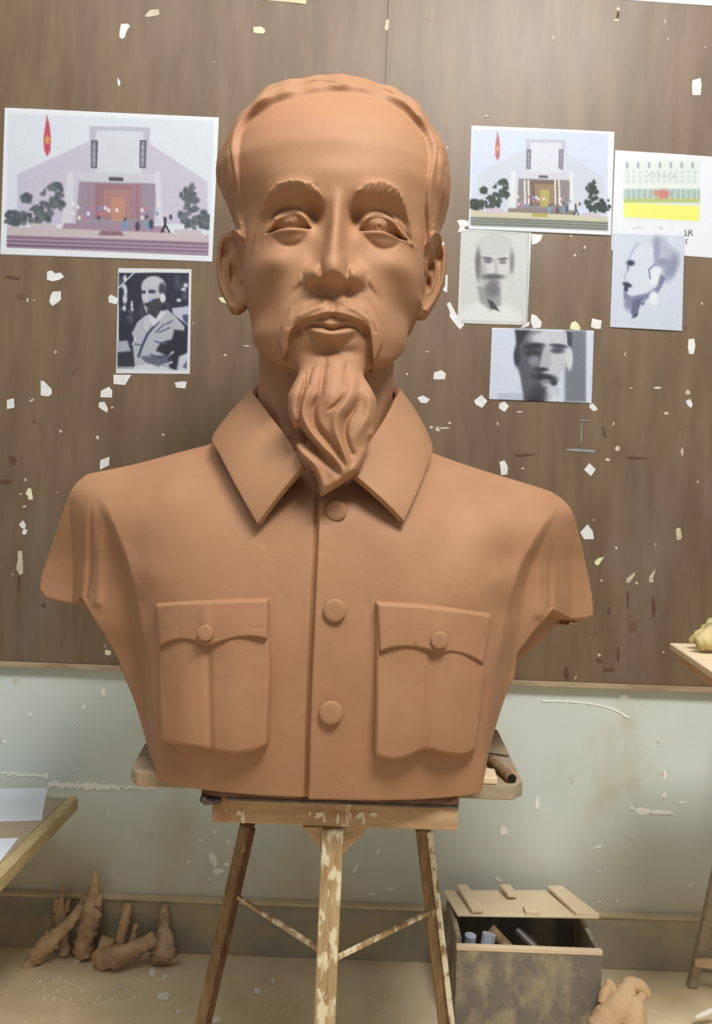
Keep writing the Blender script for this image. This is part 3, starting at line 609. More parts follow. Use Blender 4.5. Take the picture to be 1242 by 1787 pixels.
# ---------------- torso: front surface from depth soundings
CT = [  # px, py, distance
 (560, 700, 1.60), (565, 800, 1.56), (563, 845, 1.50), (450, 720, 1.68), (690, 720, 1.68), (520, 800, 1.56), (620, 800, 1.56),
 (575, 890, 1.478), (570, 950, 1.462), (565, 1066, 1.447), (560, 1243, 1.445), (545, 1390, 1.458),
 (500, 880, 1.487), (500, 950, 1.466), (500, 1066, 1.450), (480, 1243, 1.446), (470, 1385, 1.458), (640, 880, 1.487), (640, 950, 1.466), (650, 1066, 1.450), (650, 1243, 1.446), (660, 1390, 1.458),
 (440, 860, 1.52), (430, 930, 1.480), (400, 1000, 1.465), (370, 1060, 1.458), (370, 1200, 1.456), (375, 1300, 1.460), (380, 1380, 1.472), (700, 860, 1.52), (730, 930, 1.480), (755, 1010, 1.465), (760, 1070, 1.458), (750, 1200, 1.456), (745, 1300, 1.460), (740, 1388, 1.472),
 (373, 785, 1.66), (373, 850, 1.565), (360, 920, 1.51), (330, 1000, 1.492), (310, 1060, 1.49), (305, 1200, 1.482), (310, 1300, 1.482), (320, 1380, 1.492), (750, 800, 1.66), (755, 860, 1.57), (780, 930, 1.515), (820, 1010, 1.493), (825, 1080, 1.49), (815, 1200, 1.482), (805, 1300, 1.482), (795, 1388, 1.490),
 (305, 794, 1.69), (300, 850, 1.595), (290, 920, 1.545), (265, 1000, 1.53), (272, 1060, 1.52), (280, 1145, 1.505), (288, 1261, 1.500), (296, 1377, 1.505),
 (810, 815, 1.69), (820, 870, 1.595), (850, 930, 1.545), (872, 1010, 1.528), (858, 1080, 1.515), (846, 1174, 1.502), (830, 1290, 1.500), (824, 1386, 1.503),
 (240, 811, 1.70), (235, 870, 1.610), (240, 960, 1.575), (245, 1050, 1.560), (255, 1150, 1.545), (270, 1300, 1.525), (280, 1385, 1.525),
 (866, 832, 1.70), (885, 885, 1.610), (885, 975, 1.575), (885, 1065, 1.560), (872, 1165, 1.545), (850, 1300, 1.525), (838, 1390, 1.525),
 (180, 822, 1.70), (180, 880, 1.630), (180, 960, 1.605), (180, 1050, 1.590), (200, 1150, 1.575), (235, 1250, 1.55),
 (940, 852, 1.70), (950, 905, 1.630), (945, 980, 1.605), (945, 1070, 1.590), (920, 1160, 1.575), (880, 1260, 1.55),
 (150, 830, 1.70), (125, 890, 1.665), (105, 960, 1.645), (90, 1030, 1.635), (983, 874, 1.70), (1005, 930, 1.665), (1015, 1000, 1.645), (1020, 1070, 1.635)]
cp = np.array([(*(lambda p: (p.x, p.z-H))(P(a, b, d)), d) for a, b, d in CT])
def tps(c, lam=4e-4):
    n = len(c); K = np.zeros((n+3, n+3)); d2 = ((c[:, None, :2]-c[None, :, :2])**2).sum(2)
    K[:n, :n] = .5*d2*np.log(d2+1e-12)+lam*np.eye(n)*1; K[:n, n] = 1; K[:n, n+1:] = c[:, :2]; K[n, :n] = 1; K[n+1:, :n] = c[:, :2].T
    return np.linalg.solve(K, np.concatenate([c[:, 2], np.zeros(3)]))
tw = tps(cp)
TGX = np.arange(-.64, .52, .003); TGZ = np.arange(-.50, .22, .003)
XX, ZZ = np.meshgrid(TGX, TGZ); TF = np.zeros(XX.shape)
for k in range(len(cp)):
    d2 = (XX-cp[k, 0])**2+(ZZ-cp[k, 1])**2; TF += tw[k]*.5*d2*np.log(d2+1e-12)
TF += tw[-3]+tw[-2]*XX+tw[-1]*ZZ
def tfront(x, z):
    ix = np.clip((np.asarray(x)-TGX[0])/.003, 0, len(TGX)-1.001); iz = np.clip((np.asarray(z)-TGZ[0])/.003, 0, len(TGZ)-1.001)
    a = ix.astype(int); b = iz.astype(int); fx = ix-a; fz = iz-b
    return (TF[b, a]*(1-fx)+TF[b, a+1]*fx)*(1-fz)+(TF[b+1, a]*(1-fx)+TF[b+1, a+1]*fx)*fz
TR = Relief(40, 1070, 650, 1410, 1.46)
def sculpt_torso():
    # button placket: its edge is a step, right side proud
    ed = [(556, 860), (553, 960), (549, 1060), (545, 1160), (541, 1260), (539, 1350), (536, 1400)]
    xe = np.interp(TR.gy, [p[1] for p in ed], [p[0] for p in ed])
    TR.m += .009*sm(TR.gx, xe-1.5, xe+1.5)*np.exp(-np.maximum(TR.gx-xe, 0)/90)*sm(TR.gy, 850, 880)
    TR.line([(x-3, y, 4, -.006) for x, y in ed])
    # flank planes beside the chest, then the outer sleeve planes
    def ramp_(rows, side, D):                # rows: (edge x, y, width, depth)
        ys = [TR.q(0, r[1], D)[1] for r in rows]; xe = np.interp(TR.gy, ys, [TR.q(r[0], 0, D)[0] for r in rows])
        w_ = np.interp(TR.gy, ys, [r[2] for r in rows]); A = np.interp(TR.gy, ys, [r[3] for r in rows])
        g_ = np.exp(-np.linspace(-2, 2, 61)**2); g_ /= g_.sum()
        def sy_(M_): c_ = M_[:, 0]; c_ = np.convolve(np.pad(c_, 30, 'edge'), g_, 'valid'); return np.repeat(c_[:, None], M_.shape[1], 1)
        xe, w_, A = sy_(xe), sy_(w_), sy_(A)
        t = (TR.gx-xe)*side/w_; t = 0.5*(t+np.sqrt(t*t+.012)); t = 1-.5*((1-t)+np.sqrt((1-t)**2+.02))
        TR.m -= A*t
    ramp_([(150, 860, 16, 0), (176, 890, 20, .006), (192, 920, 24, .020), (222, 985, 33, .046), (238, 1033, 38, .054), (252, 1096, 44, .054), (270, 1150, 50, .07), (281, 1261, 40, .07), (290, 1377, 24, .05), (290, 1400, 24, .05)], -1, 1.57)
    ramp_([(990, 890, 16, 0), (962, 912, 20, .010), (945, 935, 24, .020), (912, 985, 33, .046), (892, 1030, 38, .054), (876, 1092, 44, .054), (856, 1174, 50, .07), (840, 1290, 36, .07), (833, 1388, 20, .05), (833, 1400, 24, .05)], 1, 1.57)
    ramp_([(152, 860, 60, .004), (149, 890, 70, .03), (146, 960, 75, .055), (137, 1048, 78, .075), (137, 1070, 78, .075)], -1, 1.64)
    ramp_([(970, 895, 50, .004), (968, 930, 62, .03), (968, 1000, 75, .055), (968, 1068, 78, .075), (968, 1090, 78, .075)], 1, 1.64)
    # underside behind the sleeve ends
    def cutp(pts, amp, D): TR.m -= amp*TR.mask(pts, 16, D, sp=False)
    cutp([(134, 1052), (166, 1094), (205, 1160), (190, 1170), (120, 1090), (100, 1075)], .05, 1.65)
    cutp([(969, 1072), (940, 1098), (905, 1140), (900, 1190), (960, 1150), (1015, 1096)], .05, 1.65)
    TR.line([(156, 880, 5, 0), (152, 940, 7, -.006), (147, 1000, 8, -.008), (141, 1045, 7, -.006)], D=1.64); TR.line([(964, 925, 5, 0), (966, 990, 7, -.006), (966, 1062, 7, -.007)], D=1.64)
    TR.line([(176, 925, 8, 0), (172, 980, 12, .006), (168, 1050, 13, .007)], D=1.64); TR.line([(946, 950, 8, 0), (942, 1010, 12, .006), (942, 1070, 13, .007)], D=1.64)
    # little dents
    for _ in range(90):
        TR.G(random.uniform(120, 980), random.uniform(880, 1380), random.uniform(2, 22), random.uniform(2, 14), random.uniform(-.0008, .0006), random.uniform(0, 90))
sculpt_torso()
SIL = [(272, 1371, 1.56), (262, 1325, 1.60), (255, 1290, 1.62), (235, 1215, 1.65), (218, 1175, 1.66), (200, 1143, 1.68), (170, 1104, 1.69), (146, 1074, 1.69), (128, 1058, 1.69), (100, 1053, 1.71), (75, 1046, 1.73), (64, 1030, 1.74), (66, 1006, 1.74), (82, 958, 1.73), (99, 916, 1.72), (118, 872, 1.71),
       (134, 842, 1.71), (149, 827, 1.70), (195, 818, 1.70), (240, 808, 1.70), (305, 791, 1.70), (365, 777, 1.70), (400, 760, 1.70), (440, 735, 1.70), (470, 715, 1.70), (660, 718, 1.70), (700, 745, 1.70), (749, 790, 1.70), (810, 810, 1.70), (866, 827, 1.70), (931, 847, 1.70), (965, 858, 1.70), (983, 870, 1.70),
       (994, 885, 1.71), (1005, 910, 1.71), (1023, 957, 1.72), (1036, 1010, 1.73), (1042, 1044, 1.74), (1044, 1076, 1.74), (1034, 1087, 1.73), (1005, 1095, 1.71), (975, 1104, 1.69), (949, 1124, 1.69), (924, 1144, 1.68), (905, 1163, 1.67), (882, 1200, 1.66), (859, 1261, 1.64), (846, 1307, 1.60), (836, 1392, 1.53)]
sp = [(lambda p: (p.x, p.z-H))(P(a, b, d)) for a, b, d in SIL]
BOT = P(560, 1394, 1.455).z-H
def torso(x, y, z):
    fr = tfront(x+0*z, z+0*x)-TR.at(x, z)
    f = fr-y
    bk = 1.975-.42*np.maximum(np.abs(x+.06)-.05, 0)**1.6-.25*np.maximum(z-.02, 0)
    bk = np.minimum(bk, 1.975)
    f = smax(f, y-bk, .05)
    sd = sdpoly(x+0*z, z+0*x, sp)
    # the silhouette narrows a little towards front so that the flanks turn
    f = smax(f, sd+0*y, .007)
    return smax(f, BOT-z+0*x, .003)
def build_torso():
    v, q = extract(torso, -.66, .50, 1.41, 2.0, BOT-.012, .13, .0062, 1)
    v = project(torso, v, 3, .004)
    _, g = grad(torso, v, .0012); n = g/np.maximum(np.linalg.norm(g, axis=1), 1e-9)[:, None]
    return parts_of(v, q, n, lambda c: np.zeros(len(c), int), ['jacket'], BT, M['clay'])
build_torso()
def surf(px, py):                            # world point on the jacket front under a photo pixel
    D = 1.46
    for _ in range(12):
        p = P(px, py, D); D = float(tfront(p.x, p.z-H)-TR.at(np.float64(p.x), np.float64(p.z-H)))
    return P(px, py, D)
def coons(T, B, L, R_, nu, nv):              # four sampled boundary polylines -> grid
    def rs(c, n):
        c = [np.array(k, float) for k in c]; s = np.concatenate([[0], np.cumsum([np.linalg.norm(b-a) for a, b in zip(c, c[1:])])]); s /= s[-1]
        t = np.linspace(0, 1, n); return np.stack([np.interp(t, s, [k[i] for k in c]) for i in range(len(c[0]))], 1)
    T, B, L, R_ = rs(T, nu), rs(B, nu), rs(L, nv), rs(R_, nv); u = np.linspace(0, 1, nu)[None, :, None]; v = np.linspace(0, 1, nv)[:, None, None]
    return ((1-v)*T[None]+v*B[None]+(1-u)*L[:, None]+u*R_[:, None]-((1-u)*(1-v)*T[0]+u*(1-v)*T[-1]+(1-u)*v*B[0]+u*v*B[-1]))
def slab(name, T, B, L, R_, th, extra=None, nu=60, nv=60, roll=.12, parent=BT, base=0.004):
    g = coons(T, B, L, R_, nu, nv); V = np.zeros((nv, nu, 3))
    for j in range(nv):
        for i in range(nu):
            p = surf(g[j, i, 0], g[j, i, 1]); V[j, i] = (p.x, p.y, p.z)
    i = np.arange(nu)[None, :]; j = np.arange(nv)[:, None]
    ed = np.minimum(np.minimum(i, nu-1-i)/(nu-1)*nu, np.minimum(j, nv-1-j)/(nv-1)*nv)
    rise = th*(1-(1-np.clip(ed/2.2, 0, 1))**2.5)
    if extra is not None: rise = rise+extra(g[:, :, 0], g[:, :, 1])*np.clip(ed/3, 0, 1)
    V[:, :, 1] -= rise
    V[:, :, 1] += np.where(ed == 0, base, 0)
    idx = np.arange(nu*nv).reshape(nv, nu)
    q = np.stack([idx[:-1, :-1], idx[1:, :-1], idx[1:, 1:], idx[:-1, 1:]], 2).reshape(-1, 4)
    v = V.reshape(-1, 3)-np.array(parent.location if parent is BT else BT.location)
    me = np_mesh(name, v, q); return put(name, me, M['clay'], parent)
def gs(x, y, cx, cy, sx, sy): return np.exp(-((x-cx)/sx)**2-((y-cy)/sy)**2)
def curve(*p): return [tuple(k) for k in spline(p, 8)]
def disc(name, px, py, r, th, parent, lift):
    bm = bmesh.new(); c = surf(px, py); s = c.y/F; rings = []
    for rr, d in ((0.0, th*1.02), (.5, th*1.02), (.86, th), (.96, th*.9), (1.0, th*.7), (1.0, -.006)):
        if rr == 0: rings.append([bm.verts.new((c.x, c.y-lift-d, c.z))]); continue
        rings.append([bm.verts.new((c.x+math.cos(a)*r*rr*s, c.y-lift-d, c.z+math.sin(a)*r*rr*s)) for a in [2*math.pi*k/36 for k in range(36)]])
    for k in range(36): bm.faces.new((rings[0][0], rings[1][k], rings[1][(k+1) % 36]))
    for A, B in zip(rings[1:], rings[2:]):
        for k in range(36): bm.faces.new((A[k], B[k], B[(k+1) % 36], A[(k+1) % 36]))
    me = bm_mesh(name, bm); me.transform(Matrix.Translation(-BT.location)); return put(name, me, M['clay'], parent, smooth=True)
for px, py, r in ((587, 891, 18), (584, 1065, 20), (577, 1243, 20.5)): disc('button', px, py, r, .009, BT, .0)
def pocket(top, bot, left, right, pleat, flap, fb, btn):
    def ex(x, y):
        xp = np.interp(y, [p[1] for p in pleat], [p[0] for p in pleat])
        dn = .009*sm(y, 1120, 1290)
        return dn+.004*np.exp(-(np.abs(x-(xp-40))/26)**2)+.005*np.exp(-(np.abs(x-(xp+42))/28)**2)-.004*np.exp(-((x-xp)/6)**2)
    pk = slab('pocket', top, bot, left, right, .013, ex, 72, 84)
    f = slab('pocket_flap', *flap, .021, lambda x, y: .003*gs(x, y, btn[0], btn[1]-16, 10, 22), 72, 34, parent=pk)
    disc('button', btn[0], btn[1], btn[2], .006, pk, .024)
pocket(curve((277, 1070), (370, 1064), (471, 1062)), curve((282, 1290), (300, 1297), (335, 1300), (372, 1308), (410, 1313), (450, 1308), (470, 1297)),
       curve((277, 1070), (276, 1180), (282, 1290)), curve((471, 1062), (474, 1180), (470, 1297)), [(366, 1060), (366, 1180), (371, 1310)],
       (curve((272, 1052), (370, 1046), (471, 1043)), curve((280, 1131), (300, 1119), (325, 1115), (348, 1120), (363, 1127), (378, 1123), (410, 1113), (440, 1110), (470, 1115)), curve((272, 1052), (276, 1090), (280, 1131)), curve((471, 1043), (472, 1080), (470, 1115))), None, (363, 1101, 14))
pocket(curve((655, 1070), (750, 1075), (852, 1085)), curve((650, 1316), (680, 1324), (705, 1320), (740, 1307), (775, 1313), (805, 1316), (830, 1305)),
       curve((655, 1070), (653, 1190), (650, 1316)), curve((852, 1085), (846, 1190), (830, 1305)), [(756, 1070), (748, 1180), (738, 1310)],
       (curve((654, 1048), (750, 1055), (857, 1070)), curve((659, 1139), (680, 1131), (705, 1128), (735, 1131), (762, 1139), (785, 1137), (815, 1144), (842, 1160)), curve((654, 1048), (657, 1090), (659, 1139)), curve((857, 1070), (852, 1115), (842, 1160))), None, (764, 1113, 15))
# ---------------- collar: a strip that runs from tip to tip round the neck
def collar():
    inn = [(530, 815, 1.458), (520, 796, 1.480), (500, 764, 1.520), (474, 730, 1.570), (452, 700, 1.625), (443, 684, 1.70), (470, 672, 1.80), (560, 668, 1.86), (650, 672, 1.80), (692, 680, 1.70), (686, 700, 1.625), (668, 735, 1.570), (645, 772, 1.520), (628, 805, 1.480), (618, 832, 1.458)]
    out = [(452, 916, 1.462), (430, 878, 1.480), (408, 838, 1.520), (386, 795, 1.585), (373, 768, 1.645), (392, 748, 1.73), (440, 735, 1.87), (560, 725, 1.94), (680, 740, 1.87), (736, 758, 1.74), (751, 786, 1.645), (741, 818, 1.585), (728, 852, 1.520), (714, 884, 1.480), (702, 911, 1.462)]
    a = [np.array(P(*k)) for k in inn]; b = [np.array(P(*k)) for k in out]
    # fronts: from the inner end down to the tip
    nv, nu = 22, 190
    A = np.array(spline(a, 14)); B = np.array(spline(b, 14)); n = len(A)
    v = np.linspace(0, 1, nv)[:, None, None]; G_ = (1-v)*A[None]+v*B[None]
    arch = np.sin(np.pi*v[:, :, 0])**.8
    cen = np.array([-.058, 1.70, 0]); d = (G_-cen); d[:, :, 2] = 0; d /= np.linalg.norm(d, axis=2)[:, :, None]
    G_ += d*(.006*arch)[:, :, None]; G_[:, :, 2] += .001*arch
    # keep the strip above the jacket front
    for j in range(nv):
        for i in range(n):
            x, y, z = G_[j, i]
            if y < 1.66:
                s = float(tfront(x, z-H))-.010-.004*math.sin(math.pi*j/(nv-1))
                if G_[j, i, 1] > s: G_[j, i, 1] = s
    for it in range(3): G_[:, 1:-1] = (G_[:, :-2]+2*G_[:, 1:-1]+G_[:, 2:])/4
    idx = np.arange(nv*n).reshape(nv, n); q = np.stack([idx[:-1, :-1], idx[1:, :-1], idx[1:, 1:], idx[:-1, 1:]], 2).reshape(-1, 4)
    me = np_mesh('collar', G_.reshape(-1, 3)-np.array(BT.location), q)
    o = put('collar', me, M['clay'], BT)
    m = o.modifiers.new('t', 'SOLIDIFY'); m.thickness = .013; m.offset = 0.2
    m = o.modifiers.new('b', 'BEVEL'); m.width = .0028; m.segments = 2; m.limit_method = 'ANGLE'; m.angle_limit = math.radians(50)
collar()

# ================================================================== STAND UNDER THE BUST
M['splash2'] = two('cream_paint_run', L4(214, 196, 164), L4(228, 214, 186), 40, bs=0)
M['leftflange'] = two('dark_leg_flange', L4(78, 54, 38), L4(108, 78, 52), 20, (4, 4, .8), .8)
M['rightflange'] = two('whitened_leg_flange', L4(150, 124, 90), L4(230, 222, 196), 34, (2, 2, .9), .85, lo=.40, hi=.50)
def stand():
    t = thing('modelling_stand', 'paint splashed wooden three-legged modelling stand carrying the clay bust', 'stand', (-.03, 1.72, 0))
    zt_ = BOT+H-.001
    bm = bmesh.new()                         # wide platform, chamfered at the back left
    pl = [(-.388, 1.60), (-.37, 1.573), (.296, 1.573), (.318, 1.60), (.334, 1.98), (.30, 2.04), (-.30, 2.04), (-.402, 1.76)]
    prism(bm, [Vector((x, y, zt_-.028)) for x, y in pl], (0, 0, .027), 0); bevel(bm, .002, 1)
    put('platform_board', local(bm_mesh('platform_board', bm), t), M['plank'], t)
    bm = bmesh.new(); box(bm, P(352, 1395, 1.5).x, P(800, 1395, 1.5).x, 1.492, 1.5725, zt_-.014, zt_); bevel(bm, .001, 1)
    put('front_board', local(bm_mesh('front_board', bm), t), M['darkboard'], t)
    z1 = P(585, 1442, 1.5).z
    bm = bmesh.new(); box(bm, P(371, 1400, 1.5).x, P(800, 1400, 1.5).x, 1.498, 1.535, z1, zt_-.0145); bevel(bm, .002, 1)
    put('front_rail', local(bm_mesh('front_rail', bm), t), M['beam'], t)
    bm = bmesh.new(); box(bm, -.30, .24, 1.70, 1.74, z1, zt_-.0285); bevel(bm, .002, 1)
    put('back_rail', local(bm_mesh('back_rail', bm), t), M['wooddark'], t)
    bm = bmesh.new(); box(bm, P(395, 1400, 1.5).x, P(800, 1400, 1.5).x, 1.4945, 1.4975, zt_-.020, zt_-.016)
    put('metal_strip', local(bm_mesh('metal_strip', bm), t), M['steel'], t)
    for a, b in (((527, 1443), (562, 1490)), ((645, 1443), (600, 1490))):    # gusset blocks
        y = 1.508; pts = [P(a[0], a[1], y), P(580, 1443, y), P(580, 1490, y), P(b[0], b[1], y)]
        bm = bmesh.new(); prism(bm, pts, (0, .022, 0), 0); bevel(bm, .001, 1)
        put('gusset', local(bm_mesh('gusset', bm), t), M['beam'], t)
    def leg(pt, pb, Dt, Db, w_, m):
        a, b = P(*pt, Dt), P(*pb, Db); d = b-a; b = a+d*(a.z/-d.z)
        bm = bmesh.new(); bar(bm, a, b, w_, w_*.9); bevel(bm, .002, 1)
        lg = put('leg', local(bm_mesh('leg', bm), t), m, t)
        if w_ < .03:                         # darker or whitened flange on the right side of the rear legs
            bm = bmesh.new(); o_ = Vector((.0125, -.016, 0)); bar(bm, a+o_+(b-a)*.004, b+o_-(b-a)*.004, .011, .006); bevel(bm, .001, 1)
            put('flange', local(bm_mesh('flange', bm), t), M['rightflange'] if pt[0] > 600 else M['leftflange'], lg)
        return a, b
    f1, f2 = leg((581, 1443), (566, 1787), 1.515, 1.50, .036, M['wood'])
    l1, l2 = leg((432, 1438), (353, 1787), 1.72, 1.76, .028, M['wooddark'])
    r1, r2 = leg((737, 1444), (777, 1787), 1.72, 1.76, .028, M['wooddark'])
    at_ = lambda a, b, z: a+(b-a)*((a.z-z)/(a.z-b.z))
    z = P(412, 1560, 1.73).z; z2 = P(748, 1592, 1.73).z
    for a, b in ((at_(l1, l2, z), at_(f1, f2, z)+Vector((0, .02, -.01))), (at_(r1, r2, z2), at_(f1, f2, z2)+Vector((0, .02, .0)))):
        bm = bmesh.new(); bar(bm, a, b, .008, .008, (0, 0, 1)); bevel(bm, .001, 1)
        put('brace', local(bm_mesh('brace', bm), t), M['wood'], t)
    bm = bmesh.new(); tube(bm, [(P(352, 1394, 1.486), .006), (P(362, 1397, 1.492), .008), (P(385, 1396, 1.50), .006)], 8, .2)
    o = put('clay_remnant', bm_mesh('clay_remnant', bm), M['steel'], smooth=True); tag(o, 'small dark lump poking out under the left front edge of the bust', 'clay lump')
    bm = bmesh.new(); r3 = random.Random(2)  # white paint runs on the rail and gussets
    for px, w_, h_ in ((418, 12, 16), (425, 9, 34), (541, 5, 12), (556, 20, 18), (566, 8, 30), (590, 7, 38), (611, 5, 26), (628, 16, 20), (634, 9, 36), (652, 14, 14)):
        c = P(px, 1408+px*.012, 1.498); q = []
        for k in range(13):
            a_ = 2*math.pi*k/13; q.append(Vector((c.x+math.cos(a_)*w_*.5*r3.uniform(.35, 1.2)*.00097, 1.4978, c.z-h_*.00035+math.sin(a_)*h_*.42*r3.uniform(.45, 1.1)*.00097)))
        prism(bm, q, (0, -.0008-px*7 % 11*.00005, 0), 0)
    put('paint_drip', local(bm_mesh('paint_drip', bm), t), M['splash2'], t, kind='stuff')
    # things left on the platform, right of the bust
    tb = thing('metal_pipe', 'short dark metal pipe lying on the platform right of the bust', 'pipe', P(880, 1340, 1.64))
    a, b = Vector((.275, 1.70, zt_+.0075)), Vector((.2955, 1.585, zt_+.0075))
    bm = bmesh.new(); tube(bm, [(a, .0095), ((a+b)/2, .0095), (b, .0095)], 16); put('tube', local(bm_mesh('tube', bm), tb), M['wooddark'], tb, smooth=True)
    bm = bmesh.new(); d = (b-a).normalized(); tube(bm, [(b-d*.001, .0078), (b+d*.0004, .0078), (b+d*.0008, .0078)], 16); put('bore_shade', local(bm_mesh('bore_shade', bm), tb), M['black'], tb)  # black disc on the capped end, the hollow's shade painted as colour
    for (p0, p1, p2, lab) in (((.24, 1.79), (.28, 1.77), (.32, 1.755), 'thin dark wire on the platform behind the metal pipe, running sideways'), ((.245, 1.80), (.262, 1.74), (.285, 1.68), 'thin dark wire on the platform slanting towards the metal pipe')):
        bm = bmesh.new(); tube(bm, [(Vector((*p, zt_+.0022)), .0018) for p in (p0, p1, p2)], 6)
        tag(put('wire', bm_mesh('wire', bm), M['steel'], smooth=True), lab, 'wire')
    bm = bmesh.new(); prism(bm, [Vector((x, y, zt_-.0005)) for x, y in ((.215, 1.572), (.268, 1.572), (.272, 1.63), (.22, 1.64))], (0, 0, .012), 0); bevel(bm, .002, 1)
    tag(put('wood_block', bm_mesh('wood_block', bm), M['lid']), 'flat pale wood offcut at the right front corner of the platform', 'wood block')
stand()

# ================================================================== PAPERS ON THE BOARD
class Canvas:                                # flat print colour laid over a sheet; coordinates are the sheet's own
    def __init__(s, X, Y, base): s.X, s.Y = X, Y; s.c = np.zeros(X.shape+(3,))+np.array(base, float)
    def lay(s, m, col, a=1.0):
        m = (m*a)[..., None]; s.c = s.c*(1-m)+np.array(col, float)*m
    def poly(s, pts, col, e=1.2, a=1.0): s.lay(1-sm(sdpoly(s.X, s.Y, pts), -e/2, e/2), col, a)
    def rect(s, x0, y0, x1, y1, col, e=1.2, a=1.0): s.poly([(x0, y0), (x1, y0), (x1, y1), (x0, y1)], col, e, a)
    def ell(s, x, y, rx, ry, col, e=.25, a=1.0, rot=0):
        c, n = math.cos(math.radians(rot)), math.sin(math.radians(rot)); X = s.X-x; Y = s.Y-y
        d = np.sqrt(((X*c+Y*n)/rx)**2+((-X*n+Y*c)/ry)**2); s.lay(1-sm(d, 1-e, 1+e), col, a)
    def line(s, pts, w_, col, e=1.0, a=1.0):
        d = np.full(s.X.shape, 1e9)
        for (ax, ay), (bx, by) in zip(pts, pts[1:]):
            ex, ey = bx-ax, by-ay; t = np.clip(((s.X-ax)*ex+(s.Y-ay)*ey)/max(ex*ex+ey*ey, 1e-9), 0, 1); d = np.minimum(d, np.hypot(s.X-ax-ex*t, s.Y-ay-ey*t))
        s.lay(1-sm(d, w_/2-e/2, w_/2+e/2), col, a)
    def grain(s, amp, seed=1):
        s.c += np.random.default_rng(seed).normal(0, amp, s.X.shape)[..., None]
def sheet(label, cat, corners, D, draw, base=(228, 234, 242), step=1.6, group=None, curl=.0012, name='paper_sheet', gain=.95):
    TL, TR_, BR_, BL = corners; W = math.dist(TL, TR_); Hh = math.dist(TL, BL); nu, nv = int(W/step), int(Hh/step)
    p = [P(*k, D) for k in (TL, TR_, BR_, BL)]; p = [np.array(k) for k in p]
    u = np.linspace(0, 1, nu)[None, :]; v = np.linspace(0, 1, nv)[:, None]
    def bl(a, b, c, d): return (1-u)[..., None]*(1-v)[..., None]*a+u[..., None]*(1-v)[..., None]*b+u[..., None]*v[..., None]*c+(1-u)[..., None]*v[..., None]*d
    V = bl(*p); q = [np.array(k, float) for k in (TL, TR_, BR_, BL)]; Q = bl(*q)
    cv = Canvas(Q[..., 0], Q[..., 1], base)
    if draw: draw(cv)
    V[:, :, 1] -= curl*(.5+.5*np.sin(u*5+v*3+TL[0]))*np.minimum(1, 6*np.minimum(u, 1-u))
    idx = np.arange(nu*nv).reshape(nv, nu); qd = [np.stack([idx[:-1, :-1], idx[1:, :-1], idx[1:, 1:], idx[:-1, 1:]], 2).reshape(-1, 4)]
    rim = np.concatenate([idx[0], idx[1:, -1], idx[-1, -2::-1], idx[-2:0:-1, 0]]); k = len(rim); B = V.reshape(-1, 3)[rim].copy(); B[:, 1] = D+.0004
    bi = np.arange(k)+nu*nv; qd.append(np.stack([rim, np.roll(rim, -1), np.roll(bi, -1), bi], 1))
    me = np_mesh(name, np.concatenate([V.reshape(-1, 3), B]), np.concatenate(qd))
    col = np.ones((nu*nv+k, 4)); cc = lin(np.clip(cv.c.reshape(-1, 3)*.90+6, 0, 255))*gain; col[:nu*nv, :3] = cc; col[nu*nv:, :3] = lin(base)
    at = me.color_attributes.new('print', 'FLOAT_COLOR', 'POINT'); at.data.foreach_set('color', col.astype(np.float32).ravel())
    return put(name, me, M['print'], label=label, cat=cat, group=group)
